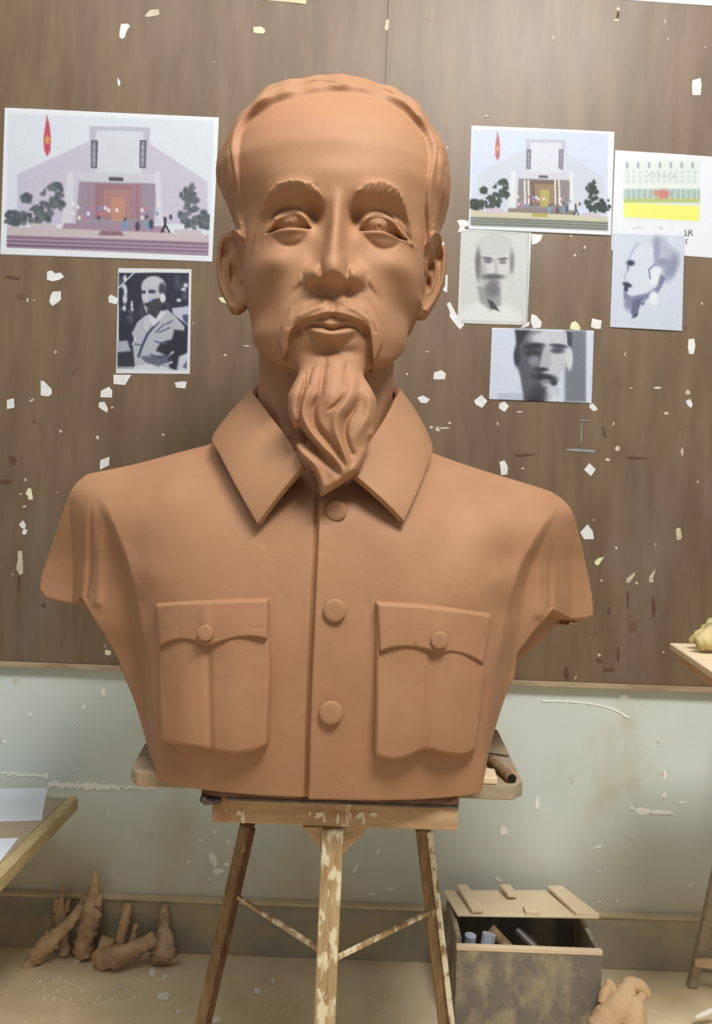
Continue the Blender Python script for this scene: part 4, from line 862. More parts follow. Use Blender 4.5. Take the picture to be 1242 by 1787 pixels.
def monument(c, x, y, sx, sy, faded):        # pale stone hall with columns, steps, trees, flag
    T = lambda a, b: (x+a*sx, y+b*sy)
    def pl(pts, col, e=1.2, a=1.0): c.poly([T(*k) for k in pts], col, e, a)
    tint = (lambda d, l: l) if faded else (lambda d, l: d)
    sky = (214, 222, 234) if faded else (200, 212, 236); stone = (196, 192, 212) if faded else (196, 204, 218); lite = (206, 212, 224)
    pl([(0, 0), (360, 0), (360, 250), (0, 250)], sky)
    pl([(18, 116), (144, 54), (144, 30), (250, 32), (250, 60), (350, 130), (350, 210), (18, 210)], stone, 2)
    pl([(144, 26), (250, 28), (248, 52), (146, 52)], (186, 184, 204)); pl([(156, 34), (238, 36), (236, 118), (154, 114)], lite, 1.5)
    for a in (147, 232):
        pl([(a, 52), (a+12, 53), (a+10, 106), (a-1, 104)], (92, 92, 112)); pl([(a+3, 56), (a+8, 56), (a+7, 102), (a+2, 101)], (160, 160, 176))
        for k in range(4): c.line([T(a, 60+k*12), T(a+10, 60+k*12)], 1.2, (96, 96, 116))
    pl([(120, 112), (268, 116), (258, 132), (130, 128)], (200, 200, 214), 3)
    pl([(126, 130), (262, 134), (256, 216), (120, 212)], (150, 140, 156) if faded else (128, 124, 126), 2)
    pl([(150, 134), (236, 136), (234, 200), (150, 200)], (152, 112, 124) if faded else (104, 84, 76), 2)
    pl([(168, 144), (218, 145), (218, 196), (168, 196)], (170, 130, 128) if faded else (150, 130, 92), 3, .8); pl([(182, 160), (206, 160), (206, 205), (182, 205)], (196, 142, 116) if faded else (190, 178, 90), 3, .7)
    pl([(178, 121), (203, 122), (203, 130), (178, 129)], (84, 80, 92))
    for a in (142, 152, 222, 232): c.line([T(a, 136), T(a, 196)], 5*sx, (160, 126, 146) if faded else (214, 214, 208))
    for a, b in ((106, 118), (258, 268)): pl([(a, 110), (b, 112), (b-4+8*(a > 200), 212), (a-10+14*(a > 200), 210)], (208, 208, 222) if faded else (214, 220, 222), 1.5)
    pl([(100, 208), (270, 214), (290, 236), (90, 232)], (158, 134, 158) if faded else (126, 116, 112), 3)
    for a, b, r1, r2 in ((72, 172, 26, 34), (84, 150, 12, 24), (58, 190, 24, 20), (318, 172, 20, 40), (322, 150, 12, 22), (330, 200, 24, 20), (30, 196, 34, 12), (350, 200, 20, 18), (12, 204, 26, 12), (34, 160, 7, 8)):
        q_ = random.Random(a*b)
        for _k in range(26):
            u_, v_ = q_.uniform(-1, 1), q_.uniform(-1, 1)
            if u_*u_+v_*v_ > 1: continue
            c.ell(*T(a+u_*r1, b+v_*r2), q_.uniform(3, 7)*sx, q_.uniform(3, 7)*sy, q_.choice([(88, 98, 106), (104, 112, 118), (76, 86, 94)] if faded else [(34, 54, 44), (46, 66, 52), (26, 42, 36)]), .5)
    for k in range(26):
        a = 116+(k*k*37+k*11) % 172; b = 172+(k*k*13+k*5) % 36
        c.ell(*T(a, b), 2.6*sx, 4*sy, [(228, 224, 232), (196, 120, 140), (72, 70, 92), (120, 150, 196), (226, 226, 222)][k % 5], .4)
    for a, b in ((206, 212), (228, 214), (246, 212), (252, 210)):
        c.ell(*T(a, b), 4.2*sx, 9*sy, [(70, 64, 84), (214, 160, 190), (110, 150, 190), (90, 110, 150)][a % 4], .4)
    c.line([T(276, 196), T(276, 212), T(270, 226)], 5*sx, (60, 54, 66)); c.line([T(276, 210), T(284, 226)], 3.5*sx, (60, 54, 66)); c.ell(*T(276, 192), 4*sx, 5*sy, (214, 196, 206))
    pl([(0, 214), (360, 230), (360, 250), (0, 236)], (196, 184, 188) if faded else (198, 194, 168), 2); pl([(42, 208), (86, 210), (86, 222), (40, 220)], (196, 186, 198)); pl([(292, 220), (340, 221), (342, 234), (292, 232)], (196, 186, 198))
    pl([(164, 222), (200, 223), (204, 232), (160, 231)], (136, 104, 116) if faded else (170, 160, 70), 3)
    pl([(0, 230), (360, 244), (360, 300), (0, 300)], (158, 136, 158) if faded else (136, 142, 132), 2)
    for k in range(4): c.line([T(0, 234+k*7.5), T(360, 248+k*7)], 2.6*sy, (112, 86, 112) if faded else (84, 92, 86)); 
    pl([(70, 4), (75, 26), (77, 48), (76, 72), (70, 84), (65, 70), (64, 48), (67, 26)], (190, 62, 80) if faded else (180, 76, 80), 2.4, .9)
    st = [(70.5+(6.5 if k % 2 == 0 else 2.6)*math.sin(k*math.pi/5), 52-(12 if k % 2 == 0 else 4.6)*math.cos(k*math.pi/5)) for k in range(10)]
    pl(st, (222, 176, 96), 1.6, .85)
def pic_left(c):
    m0 = c.c.copy(); monument(c, 12, 196, 1.0, .93, True)
    ins = 1-sm(sdpoly(c.X, c.Y, [(15, 197), (374, 212), (363, 446), (5, 432)]), -.7, .7); c.c = m0*(1-ins[..., None])+c.c*ins[..., None]; c.grain(2.0)
sheet('large faded colour photo print of a pale monument hall with flag, left of the bust', 'photo print', ((8, 188), (382, 205), (370, 457), (0, 444)), DB-.0006, pic_left)
def pic_right(c):
    m0 = c.c.copy(); monument(c, 821, 226, .665, .66, False)
    ins = 1-sm(sdpoly(c.X, c.Y, [(824, 224), (1071, 234), (1066, 403), (818, 394)]), -.7, .7); c.c = m0*(1-ins[..., None])+c.c*ins[..., None]; c.grain(2.0)
def pic_poster(c):
    c.rect(1088, 280, 1221, 386, (214, 226, 222), 3, .8)
    for k in range(7): c.line([(1094+k*19, 285), (1094+k*19, 292)], 4, (150, 164, 170), 2)
    for j in range(4):
        for k in range(12): c.rect(1092+k*10.6, 298+j*8, 1098+k*10.6, 303+j*8, (190, 204, 206), 1.5, .7)
    c.line([(1134, 306), (1174, 308)], 7, (176, 190, 190), 2, .7)
    for k in range(5): c.ell(1137+k*8.5, 307, 2.6, 3, (216, 224, 224))
    c.rect(1088, 322, 1221, 328, (222, 230, 228)); c.rect(1088, 330, 1221, 348, (160, 184, 178), 2); c.rect(1088, 346, 1221, 354, (178, 190, 120), 3)
    for k in range(14): c.line([(1091+k*9.6, 328), (1091+k*9.6, 346)], 1.8, (206, 218, 214), 1)
    c.ell(1156, 339, 12, 8, (206, 110, 100), .5, .8); c.ell(1142, 336, 5, 5, (196, 140, 110), .5, .6)
    c.poly([(1088, 354), (1220, 360), (1219, 386), (1088, 379)], (236, 236, 116), 2); c.grain(1.5)
    for pts in ([(1195, 402), (1197, 407), (1194, 411), (1199, 411)], [(1201, 402), (1201, 412)], [(1205, 401), (1207, 405), (1203, 406), (1208, 411)], [(1199, 417), (1196, 421), (1198, 426)]): c.line(pts, 1.8, (72, 72, 84), 1)
    for a, b in ((1108, 399), (1114, 397), (1120, 399), (1150, 396), (1154, 399)): c.ell(a, b, 2.4, 1.2, (170, 180, 190), .5)
sheet('white sheet with a small pale picture of a long building above a yellow lawn', 'poster', ((1073, 262), (1250, 274), (1250, 451), (1066, 437)), DB-.0006, pic_poster)
sheet('smaller bright colour photo print of the same monument hall, right of the bust', 'photo print', ((822, 219), (1072, 230), (1066, 411), (817, 400)), DB-.0022, pic_right)
def por_a(c):                                # faint front portrait of a man with a thin beard
    c.rect(803, 404, 922, 566, (204, 210, 208), 2)
    G_ = (138, 138, 140)
    c.ell(852, 560, 56, 34, (222, 226, 226), .25); c.poly([(832, 500), (872, 500), (874, 532), (856, 542), (838, 528)], (150, 152, 154), 8)
    c.ell(863, 452, 33, 42, (150, 150, 152), .16); c.ell(864, 456, 28, 46, (206, 208, 208), .18)
    c.ell(862, 430, 31, 18, (196, 198, 198), .4); c.ell(834, 462, 5, 26, (110, 110, 112), .5); c.ell(893, 458, 4, 18, G_, .5)
    c.ell(850, 451, 10, 2.6, (96, 96, 100), .6, rot=8); c.ell(877, 452, 9, 2.6, (104, 104, 108), .6, rot=-4); c.ell(851, 456, 7, 4, (110, 110, 116), .6); c.ell(877, 458, 6, 3, (116, 116, 120), .6)
    c.line([(864, 456), (866, 474), (862, 480)], 5, (176, 178, 180), 4); c.ell(842, 478, 7, 22, (150, 150, 152), .7, .6)
    c.ell(860, 483, 18, 5, (86, 86, 92), .6); c.ell(862, 493, 10, 4, (150, 150, 152), .5); c.ell(859, 503, 12, 15, (110, 110, 116), .6)
    c.poly([(850, 522), (860, 526), (872, 544), (856, 538)], (64, 64, 70), 3); c.line([(803, 404), (922, 407)], 1.5, (170, 174, 172)); c.line([(922, 404), (919, 560)], 1.4, (160, 164, 160)); c.line([(803, 560), (920, 564)], 1.4, (160, 164, 160)); c.grain(3.0, 3)
sheet('faint grey front portrait print of a bearded man, right of the bust\'s ear', 'photo print', ((804, 400), (927, 405), (920, 568), (798, 564)), DB-.0006, por_a, base=(222, 226, 222))
def por_b(c):                                # profile looking left
    c.rect(1060, 400, 1200, 580, (206, 216, 232), 2)
    c.ell(1142, 452, 38, 34, (172, 178, 200), .2); c.ell(1128, 452, 26, 32, (206, 214, 230), .25); c.ell(1150, 424, 12, 14, (176, 182, 204), .5)
    c.poly([(1108, 436), (1098, 452), (1094, 458), (1098, 470), (1086, 488), (1096, 494), (1092, 510), (1104, 520), (1134, 512), (1150, 480), (1150, 440), (1125, 425)], (210, 218, 232), 4)
    c.ell(1146, 436, 6, 26, (150, 156, 182), .5); c.ell(1172, 466, 10, 24, (140, 146, 174), .6, rot=20); c.ell(1156, 458, 13, 7, (140, 144, 172), .6); c.line([(1112, 424), (1102, 440), (1097, 454), (1099, 465), (1088, 485), (1095, 491)], 2.2, (168, 174, 200), 2)
    c.ell(1100, 459, 7, 5, (52, 54, 84), .5); c.ell(1095, 468, 2, 6, (140, 140, 170), .4); c.ell(1144, 482, 10, 16, (224, 230, 240), .3, rot=20); c.line([(1134, 486), (1132, 470), (1142, 462)], 2.4, (110, 116, 148), 2)
    c.ell(1094, 497, 8, 4, (40, 42, 70), .5, rot=20); c.ell(1092, 504, 4, 6, (56, 58, 86), .5); c.poly([(1088, 508), (1100, 518), (1128, 512), (1146, 500), (1152, 478), (1162, 486), (1146, 514), (1120, 526), (1098, 528), (1088, 522)], (120, 126, 156), 5)
    c.ell(1098, 530, 9, 12, (130, 136, 164), .6); c.poly([(1104, 524), (1122, 520), (1112, 546), (1106, 556), (1100, 546)], (96, 102, 134), 4); c.poly([(1118, 530), (1126, 524), (1122, 534)], (80, 84, 116), 2); c.poly([(1100, 556), (1114, 543), (1112, 552)], (60, 62, 92), 2)
    c.ell(1140, 520, 8, 12, (226, 232, 242), .4); c.line([(1066, 410), (1192, 414)], 1, (190, 200, 216)); c.line([(1066, 560), (1190, 564)], 1, (196, 204, 218)); c.grain(2.5, 4)
sheet('bluish white portrait print of a man in profile facing left, below the yellow lawn sheet', 'photo print', ((1070, 406), (1194, 411), (1190, 578), (1064, 571)), DB-.0022, por_b, base=(226, 232, 244))
def por_c(c):                                # close face, half in shadow
    c.rect(854, 574, 1036, 702, (208, 218, 236), 1); c.rect(985, 576, 1023, 702, (118, 124, 136), 10); c.rect(868, 686, 930, 700, (186, 196, 214), 3)
    c.poly([(900, 577), (990, 580), (992, 615), (986, 640), (970, 668), (962, 698), (920, 698), (910, 660), (904, 630), (898, 600)], (196, 200, 210), 4)
    c.poly([(900, 576), (945, 578), (952, 600), (946, 650), (944, 698), (914, 698), (908, 660), (900, 630)], (84, 86, 96), 7); c.ell(950, 590, 26, 12, (200, 204, 214), .5)
    c.ell(902, 622, 6, 18, (52, 54, 64), .4); c.ell(993, 626, 6, 20, (208, 214, 222), .3); c.poly([(898, 576), (924, 576), (914, 590), (904, 606)], (44, 46, 54), 5); c.poly([(988, 578), (998, 580), (998, 606), (990, 602)], (66, 70, 82), 3)
    c.ell(930, 604, 17, 5, (40, 42, 50), .5, rot=-8); c.ell(928, 616, 13, 6, (44, 46, 54), .5); c.ell(974, 604, 15, 4, (64, 66, 78), .5, rot=6); c.ell(972, 612, 12, 5, (74, 76, 88), .6); c.ell(932, 630, 9, 9, (132, 136, 148), .6)
    c.poly([(948, 606), (958, 608), (962, 636), (956, 644), (940, 642)], (176, 180, 192), 4); c.ell(944, 645, 12, 4, (50, 52, 62), .5); c.ell(950, 659, 21, 7, (46, 48, 58), .5, rot=8); c.ell(952, 666, 10, 4, (130, 134, 146), .5); c.ell(966, 668, 6, 6, (56, 58, 68), .5)
    c.ell(940, 684, 16, 12, (60, 62, 72), .6); c.ell(966, 682, 12, 8, (196, 202, 214), .5); c.ell(934, 698, 18, 8, (52, 54, 62), .5); c.rect(1023, 576, 1036, 702, (212, 222, 238), 2); c.grain(3, 5)
sheet('wide close-up print of a half-shadowed moustached face, lowest print on the right', 'photo print', ((858, 572), (1036, 577), (1032, 704), (853, 697)), DB-.0014, por_c, base=(226, 232, 244))
def por_d(c):                                # man in a light shirt outdoors
    c.rect(207, 476, 330, 646, (44, 46, 64), 1)
    r4 = random.Random(5)
    for k in range(60): c.ell(r4.uniform(208, 330), r4.uniform(478, 560), r4.uniform(2, 7), r4.uniform(2, 8), r4.choice([(34, 36, 52), (60, 62, 82), (70, 74, 84), (96, 100, 112)]), .5, .6)
    for x, y, a, b in ((218, 486, 3, 6), (219, 508, 3, 9), (218, 522, 4, 8), (217, 538, 3, 5), (230, 532, 2, 7), (216, 500, 4, 4), (320, 505, 4, 3), (312, 524, 4, 3), (324, 498, 4, 4), (231, 540, 2, 3)): c.ell(x, y, a, b, (196, 206, 216), .5)
    c.poly([(300, 538), (330, 534), (330, 570), (312, 556), (302, 548)], (188, 194, 214), 3); c.poly([(318, 550), (330, 548), (330, 568), (320, 560)], (76, 84, 120), 3)
    c.poly([(203, 596), (222, 594), (232, 622), (236, 646), (204, 646)], (166, 172, 190), 5); c.poly([(205, 615), (235, 612), (238, 640), (205, 640)], (52, 52, 62), 5); c.poly([(312, 622), (332, 612), (332, 648), (306, 648)], (196, 204, 216), 2); c.poly([(318, 640), (328, 626), (330, 646)], (96, 104, 128), 3)
    c.poly([(252, 552), (240, 562), (230, 582), (236, 596), (232, 606), (236, 646), (312, 646), (318, 600), (322, 570), (306, 552), (292, 540), (262, 548)], (176, 182, 194), 3)
    c.poly([(304, 575), (326, 578), (326, 616), (312, 622), (308, 646), (296, 642), (290, 620), (272, 612), (280, 598), (300, 592)], (42, 42, 54), 5)
    c.line([(276, 562), (258, 582), (248, 604), (242, 622)], 4.5, (66, 74, 104), 3); c.poly([(258, 550), (272, 540), (290, 545), (278, 560), (268, 570), (262, 562)], (206, 212, 222), 3); c.poly([(254, 550), (250, 572), (258, 580), (262, 560)], (190, 196, 206), 3)
    for a in ([(286, 566), (272, 580)], [(296, 572), (278, 580)], [(300, 560), (290, 566)], [(270, 596), (290, 600)], [(262, 618), (282, 626), (300, 616)], [(256, 636), (282, 630)], [(228, 600), (246, 602)], [(300, 630), (284, 640)]): c.line(a, 2.4, (84, 90, 116), 2)
    for a in ([(272, 632), (292, 624), (302, 614)], [(248, 630), (262, 622)], [(236, 590), (232, 602)], [(276, 640), (300, 632)]): c.line(a, 2.6, (214, 220, 228), 2)
    c.poly([(234, 640), (270, 632), (300, 646), (230, 648)], (206, 210, 222), 3); c.poly([(246, 622), (300, 618), (300, 630), (276, 640), (250, 630)], (60, 64, 90), 5, .7)
    c.ell(268, 500, 21, 18, (190, 196, 206), .12); c.poly([(248, 500), (286, 500), (284, 530), (262, 552), (252, 536), (247, 518)], (184, 190, 200), 3)
    c.poly([(262, 524), (286, 518), (282, 540), (272, 556), (258, 546), (254, 534)], (58, 62, 70), 4); c.ell(283, 504, 6, 10, (62, 66, 78), .4); c.ell(284, 520, 5, 8, (214, 220, 228), .3)
    c.ell(265, 509, 7, 3.4, (58, 62, 84), .5); c.ell(251, 510, 4, 3, (60, 64, 84), .5); c.line([(257, 508), (254, 522), (258, 525)], 2.6, (210, 214, 222), 1.5); c.ell(255, 531, 4, 2.4, (52, 54, 66), .5); c.ell(263, 524, 2.4, 2.4, (150, 170, 220), .5); c.poly([(251, 536), (258, 536), (256, 548)], (150, 156, 170), 2)
    c.line([(205, 504), (236, 474)], 2.0, (206, 220, 224), 1); m = sm(-c.Y+643, -1, 1); c.grain(3, 6)
    fr = sm(sdpoly(c.X, c.Y, [(207, 475.5), (330, 476), (326, 647), (203.5, 644)]), -.6, .6); c.c = c.c*(1-fr[..., None])+np.array([220, 226, 230])*fr[..., None]
sheet('black and white print of a man in a light shirt, below the large left print', 'photo print', ((206, 468), (334, 470), (331, 653), (202, 652)), DB-.0006, por_d, base=(220, 226, 230), step=1.2)
sheet('blank white sheet whose lower edge shows at the top right of the board', 'paper', ((1030, -60), (1290, -50), (1290, 14), (1034, -4)), DB-.0006, None)
sheet('torn cream paper whose lower edge shows at the top left of centre', 'paper', ((440, -60), (538, -60), (534, 8), (450, -1)), DB-.0006, None, base=(214, 208, 170))

# ---------------- scraps of paper and tape stuck on the board, each one its own thing
def scrap(label, pts, m='scrap', D=DB, cat='paper scrap', name='paper_scrap', off=0.0):
    q = [P(x, y, D-.0008-off) for x, y in pts]; bm = bmesh.new(); prism(bm, q, (0, .0012+off, 0), 0)
    return tag(put(name, bm_mesh(name, bm), M[m]), label, cat)
def R4(x, y, w_, h_, r=0, j=.12):
    rr = random.Random(int(x*3+y)); r = math.radians(r); o = []
    for sx, sy in ((-1, -1), (0.1, -1.1), (1, -1), (1.08, 0), (1, 1), (-.1, 1.08), (-1, 1)):
        a, b = sx*w_/2*(1+rr.uniform(-j, j)), sy*h_/2*(1+rr.uniform(-j, j)); o.append((x+a*math.cos(r)-b*math.sin(r), y+a*math.sin(r)+b*math.cos(r)))
    return o
for lb, pts, *mm in [
    ('white tooth-shaped paper scrap high above the large left print', [(211, 42), (222, 41), (227, 45), (221, 54), (217, 66), (212, 68), (208, 64), (209, 52)]),
    ('pale striped tape trace near the top edge, right of the tooth-shaped scrap', [(253, 26), (262, 17), (277, 16), (278, 26), (268, 28), (255, 30)], 'fleck'),
    ('tiny narrow white scrap just above the large left print', [(205, 135), (209, 141), (210, 146), (207, 151), (205, 144)]),
    ('cream tape scrap at the top edge above the bust\'s head', R4(453, 53, 20, 10, 10, .3), 'scrapy'),
    ('tiny pale mark above and right of the bust\'s head', R4(675, 44, 6, 17, 8), 'fleck'),
    ('white upright scrap near the top right corner of the board', [(1208, 140), (1222, 136), (1224, 148), (1222, 166), (1208, 166), (1207, 152)]),
    ('arrow-shaped white scrap below the large left print\'s left half', [(82, 474), (90, 472), (96, 477), (106, 476), (112, 483), (104, 488), (92, 491), (82, 488)]),
    ('crumpled white scrap just under the arrow-shaped one', [(92, 509), (106, 508), (106, 523), (98, 530), (91, 534), (86, 527), (88, 516)]),
    ('white scrap touching the left edge of the small outdoor print', [(189, 518), (194, 514), (206, 521), (203, 531), (190, 528)]),
    ('white scrap showing under the lower left corner of the small outdoor print', [(198, 654), (229, 654), (224, 662), (218, 672), (198, 670)]),
    ('small oval white scrap below the right corner of the small outdoor print', R4(316, 672, 19, 10, 0, .25)),
    ('white quadrilateral scrap left of the print\'s lower end, level with the jacket collar', [(71, 664), (76, 665), (90, 679), (90, 688), (84, 692), (71, 690)]),
    ('white scrap at the left edge of the board, lowest of the upper left group', [(12, 698), (24, 695), (25, 711), (12, 714)]),
    ('white squarish scrap below the small outdoor print', [(176, 682), (190, 675), (196, 682), (195, 694), (175, 693)]),
    ('small pointed white scrap under the squarish one', [(173, 702), (182, 701), (188, 713), (187, 720), (178, 715), (172, 710)]),
    ('slanted white scrap peeking over the bust\'s left shoulder', [(175, 803), (191, 797), (190, 812), (174, 820)]),
    ('pale yellow curled scrap left of the bust\'s shoulder', [(44, 862), (49, 852), (54, 852), (57, 868), (57, 872), (50, 872), (48, 864)], 'scrapy'),
    ('small lilac-white scrap near the left edge beside the bust\'s sleeve', [(33, 915), (40, 908), (45, 916), (43, 923), (37, 921)]),
    ('tiny bright white scrap directly under the lilac-white one', R4(43, 928, 7, 9, 20)),
    ('long vertical cream drip at the left edge beside the sleeve', [(31, 962), (38, 961), (40, 982), (40, 1000), (34, 1004), (28, 992), (31, 978)], 'fleck'),
    ('yellowish pebble-like scrap low on the board beside the left flank', R4(188, 1139, 10, 8, 10), 'scrapy'),
    ('pale tape scrap half hidden behind the left earlobe', [(381, 519), (390, 519), (397, 528), (396, 530), (386, 527)], 'scrapy'),
    ('tiny pink-white scrap beside the top of the right ear', [(770, 425), (775, 421), (775, 430)]),
    ('slim white tape strip beside the lower right ear', [(777, 480), (781, 480), (780, 511), (772, 506), (777, 498)]),
    ('white tape scrap at the upper left corner of the faint front portrait', [(797, 385), (806, 383), (818, 386), (819, 394), (810, 396), (812, 402), (798, 406), (802, 396)]),
    ('white folded tape scrap at the upper right corner of the faint front portrait', [(927, 408), (947, 410), (943, 420), (936, 425), (928, 427)]),
    ('long white tape strip at the lower left corner of the faint front portrait', [(779, 530), (785, 527), (795, 546), (802, 556), (810, 566), (803, 575), (796, 568), (784, 552), (785, 545)]),
    ('short white tape at the lower right corner of the faint front portrait', [(908, 573), (914, 566), (925, 561), (922, 569)]),
    ('shell-shaped white scrap right of the faint front portrait\'s lower corner', [(927, 548), (936, 551), (945, 562), (943, 572), (930, 573), (926, 562)]),
    ('yellowish scrap on the top edge of the half-shadowed face print', [(996, 564), (1003, 560), (1009, 565), (1013, 573), (1010, 577), (994, 574)], 'scrapy'),
    ('round pinkish white scrap between the two lower right portraits', R4(1040, 565, 17, 15, 10)),
    ('tall white scrap near the right edge, below the profile portrait', [(1201, 592), (1211, 591), (1213, 604), (1210, 618), (1202, 618), (1200, 606)]),
    ('smudged white scrap under the tall one near the right edge', [(1196, 700), (1204, 696), (1208, 705), (1206, 712), (1200, 708)]),
    ('white five-sided scrap right of the bust\'s jaw', [(757, 650), (770, 646), (778, 652), (776, 662), (756, 662)]),
    ('small white scrap beside the top of the jacket collar', [(728, 694), (738, 690), (750, 697), (744, 704), (734, 703)]),
    ('white tilted scrap left of the lower corner of the half-shadowed face print', [(827, 699), (840, 689), (850, 700), (841, 712), (830, 706)]),
    ('white diamond scrap under the lower left corner of the half-shadowed face print', [(871, 704), (880, 701), (888, 709), (880, 719), (870, 712)]),
    ('white tilted scrap at the lower right corner of the half-shadowed face print', [(1029, 705), (1035, 704), (1043, 714), (1036, 718), (1028, 711)]),
    ('white bean-shaped scrap peeking above the right shoulder', [(871, 806), (880, 803), (886, 815), (885, 828), (874, 829), (873, 816)]),
    ('pale diamond scrap above the right end of the shoulder', [(1019, 820), (1028, 808), (1039, 819), (1031, 831)]),
    ('large white kite-shaped scrap beside the right sleeve', [(1012, 929), (1025, 915), (1034, 927), (1036, 941), (1019, 941)]),
    ('yellow-green smear scrap below the kite-shaped one', [(1037, 980), (1044, 974), (1054, 972), (1048, 980), (1044, 987), (1038, 985)], 'scrapy'),
    ('small upright cream scrap on the right, level with the sleeve top', R4(1184, 932, 8, 18, -6), 'fleck'),
    ('slanting cream stroke scrap right of the sleeve, left one of the pair', [(1092, 1017), (1094, 1009), (1108, 998), (1107, 1004), (1098, 1017)], 'fleck'),
    ('slanting cream stroke scrap right of the sleeve, right one of the pair', [(1132, 1016), (1133, 1006), (1144, 992), (1142, 999), (1139, 1008), (1140, 1016)], 'fleck')]:
    scrap(lb, pts, mm[0] if mm else 'scrap')

# ================================================================== LEFT TABLE
def table():
    zt_ = P(130, 1395, 2.30).z; x1 = P(130, 1395, 2.30).x+.004
    t = thing('low_table', 'low wooden table at the left edge with two blank white sheets on it', 'table', (-1.1, 1.8, 0))
    bm = bmesh.new(); box(bm, -1.65, x1-.028, 1.30, 2.31, zt_-.022, zt_); bevel(bm, .002, 1); put('tabletop', local(bm_mesh('tabletop', bm), t), M['table'], t)
    bm = bmesh.new(); box(bm, x1-.0275, x1, 1.30, 2.32, zt_-.034, zt_+.001); bevel(bm, .003, 1); put('edge_strip', local(bm_mesh('edge_strip', bm), t), M['tableedge'], t)
    for x in (-1.60, -1.05):
        for y in (1.36, 2.26):
            bm = bmesh.new(); box(bm, x-.022, x+.022, y-.022, y+.022, 0, zt_-.0225); bevel(bm, .002, 1); put('leg', local(bm_mesh('leg', bm), t), M['table'], t)
    def flat(label, pts):
        q = []
        for px, py in pts:
            U, V = UV(px, py); D = (zt_+.0006-H)*F/V; q.append(Vector((U*D/F, D, zt_+.0004)))
        bm = bmesh.new(); prism(bm, q, (0, 0, .0012), 0); tag(put('paper_sheet', bm_mesh('paper_sheet', bm), M['paperblank']), label, 'paper')
    flat('blank white sheet on the low table, the one nearer the wall', [(-70, 1379), (83, 1375), (72, 1432), (-80, 1436)])
    flat('blank white sheet on the low table, the one nearer the viewer', [(-70, 1466), (32, 1463), (-6, 1512), (-90, 1520)])
table()

# ================================================================== CRATE
def crate():
    D0 = 2.09; x0 = P(797, 1650, D0).x; x1 = P(1051, 1657, D0).x; y0, y1 = D0, 2.335; zt_ = P(797, 1650, D0).z
    t = thing('wooden_crate', 'mouldy grey wooden crate with pale battened lid pushed half open, by the right leg', 'crate', ((x0+x1)/2, (y0+y1)/2, 0)); th = .012
    def bx_(name, a, m, bev=.0015, parent=t):
        bm = bmesh.new(); box(bm, *a); bevel(bm, bev, 1); return put(name, local(bm_mesh(name, bm), t), M[m], parent)
    bx_('front_board', (x0, x1, y0, y0+th, 0.001, zt_-.012), 'crate'); bx_('front_rim', (x0-.001, x1+.001, y0-.001, y0+th+.002, zt_-.0118, zt_), 'lid')
    bx_('side_board', (x0, x0+th, y0+th+.0005, y1-th, 0.001, zt_+.015), 'crate'); bx_('side_board', (x1-th, x1, y0+th+.0005, y1-th, 0.001, zt_-.002), 'crate')
    bx_('back_board', (x0, x1, y1-th+.0005, y1, 0.001, zt_), 'crate'); bx_('bottom_board', (x0+th, x1-th, y0+th, y1-th, 0.004, .014), 'crate')
    zl = P(798, 1597, 2.19).z
    def flat(pts, z, h_, name, m, parent):
        q = []
        for px, py, D in pts: p = P(px, py, D); q.append(Vector((p.x, p.y, p.z)))
        bm = bmesh.new(); prism(bm, q, (0, 0, h_), 0); bevel(bm, .0012, 1); return put(name, local(bm_mesh(name, bm), t), M[m], parent)
    lid = flat([(798, 1600, 2.185), (1045, 1604, 2.185), (985, 1557, 2.35), (772, 1557, 2.35)], zl, .006, 'lid', 'lid', t)
    for pts in ([(823, 1594, 2.187), (844, 1593, 2.187), (815, 1549, 2.34), (796, 1549, 2.34)], [(886, 1566, 2.28), (903, 1566, 2.28), (890, 1549, 2.34), (871, 1549, 2.34)], [(917, 1597, 2.187), (943, 1598, 2.187), (933, 1586, 2.225), (912, 1585, 2.225)], [(1005, 1599, 2.187), (1046, 1601, 2.187), (980, 1551, 2.34), (954, 1551, 2.34)]):
        flat(pts, 0, .009, 'batten', 'lid', lid)
    for a, b, r_, m, nm, lb in (((.31, 2.16, .10), (.315, 2.15, .185), .014, 'tin', 'tin_tube', 'pale blue-grey tube standing in the left end of the crate'),
                                ((.345, 2.14, .10), (.36, 2.15, .19), .017, 'tin', 'tin_can', 'lilac-grey can standing beside the blue-grey tube in the crate'),
                                ((.37, 2.20, .18), (.50, 2.13, .07), .014, 'wooddark', 'wood_stick', 'reddish brown stick leaning across the inside of the crate'),
                                ((.44, 2.22, .17), (.55, 2.14, .09), .012, 'steel', 'metal_rod', 'dark metal rod lying at the right inside the crate')):
        bm = bmesh.new(); a, b = Vector(a), Vector(b); tube(bm, [(a, r_), ((a+b)/2, r_), (b, r_)], 14); tag(put(nm, bm_mesh(nm, bm), M[m], smooth=False), lb, nm.split('_')[-1])
    bm = bmesh.new(); prism(bm, [Vector((.395, 2.125, .06)), Vector((.47, 2.125, .06)), Vector((.455, 2.125, .15)), Vector((.39, 2.13, .18))], (0, .006, 0), 0)
    tag(put('board_scrap', bm_mesh('board_scrap', bm), M['plank']), 'pale triangular board offcut upright behind the front of the crate', 'board')
crate()

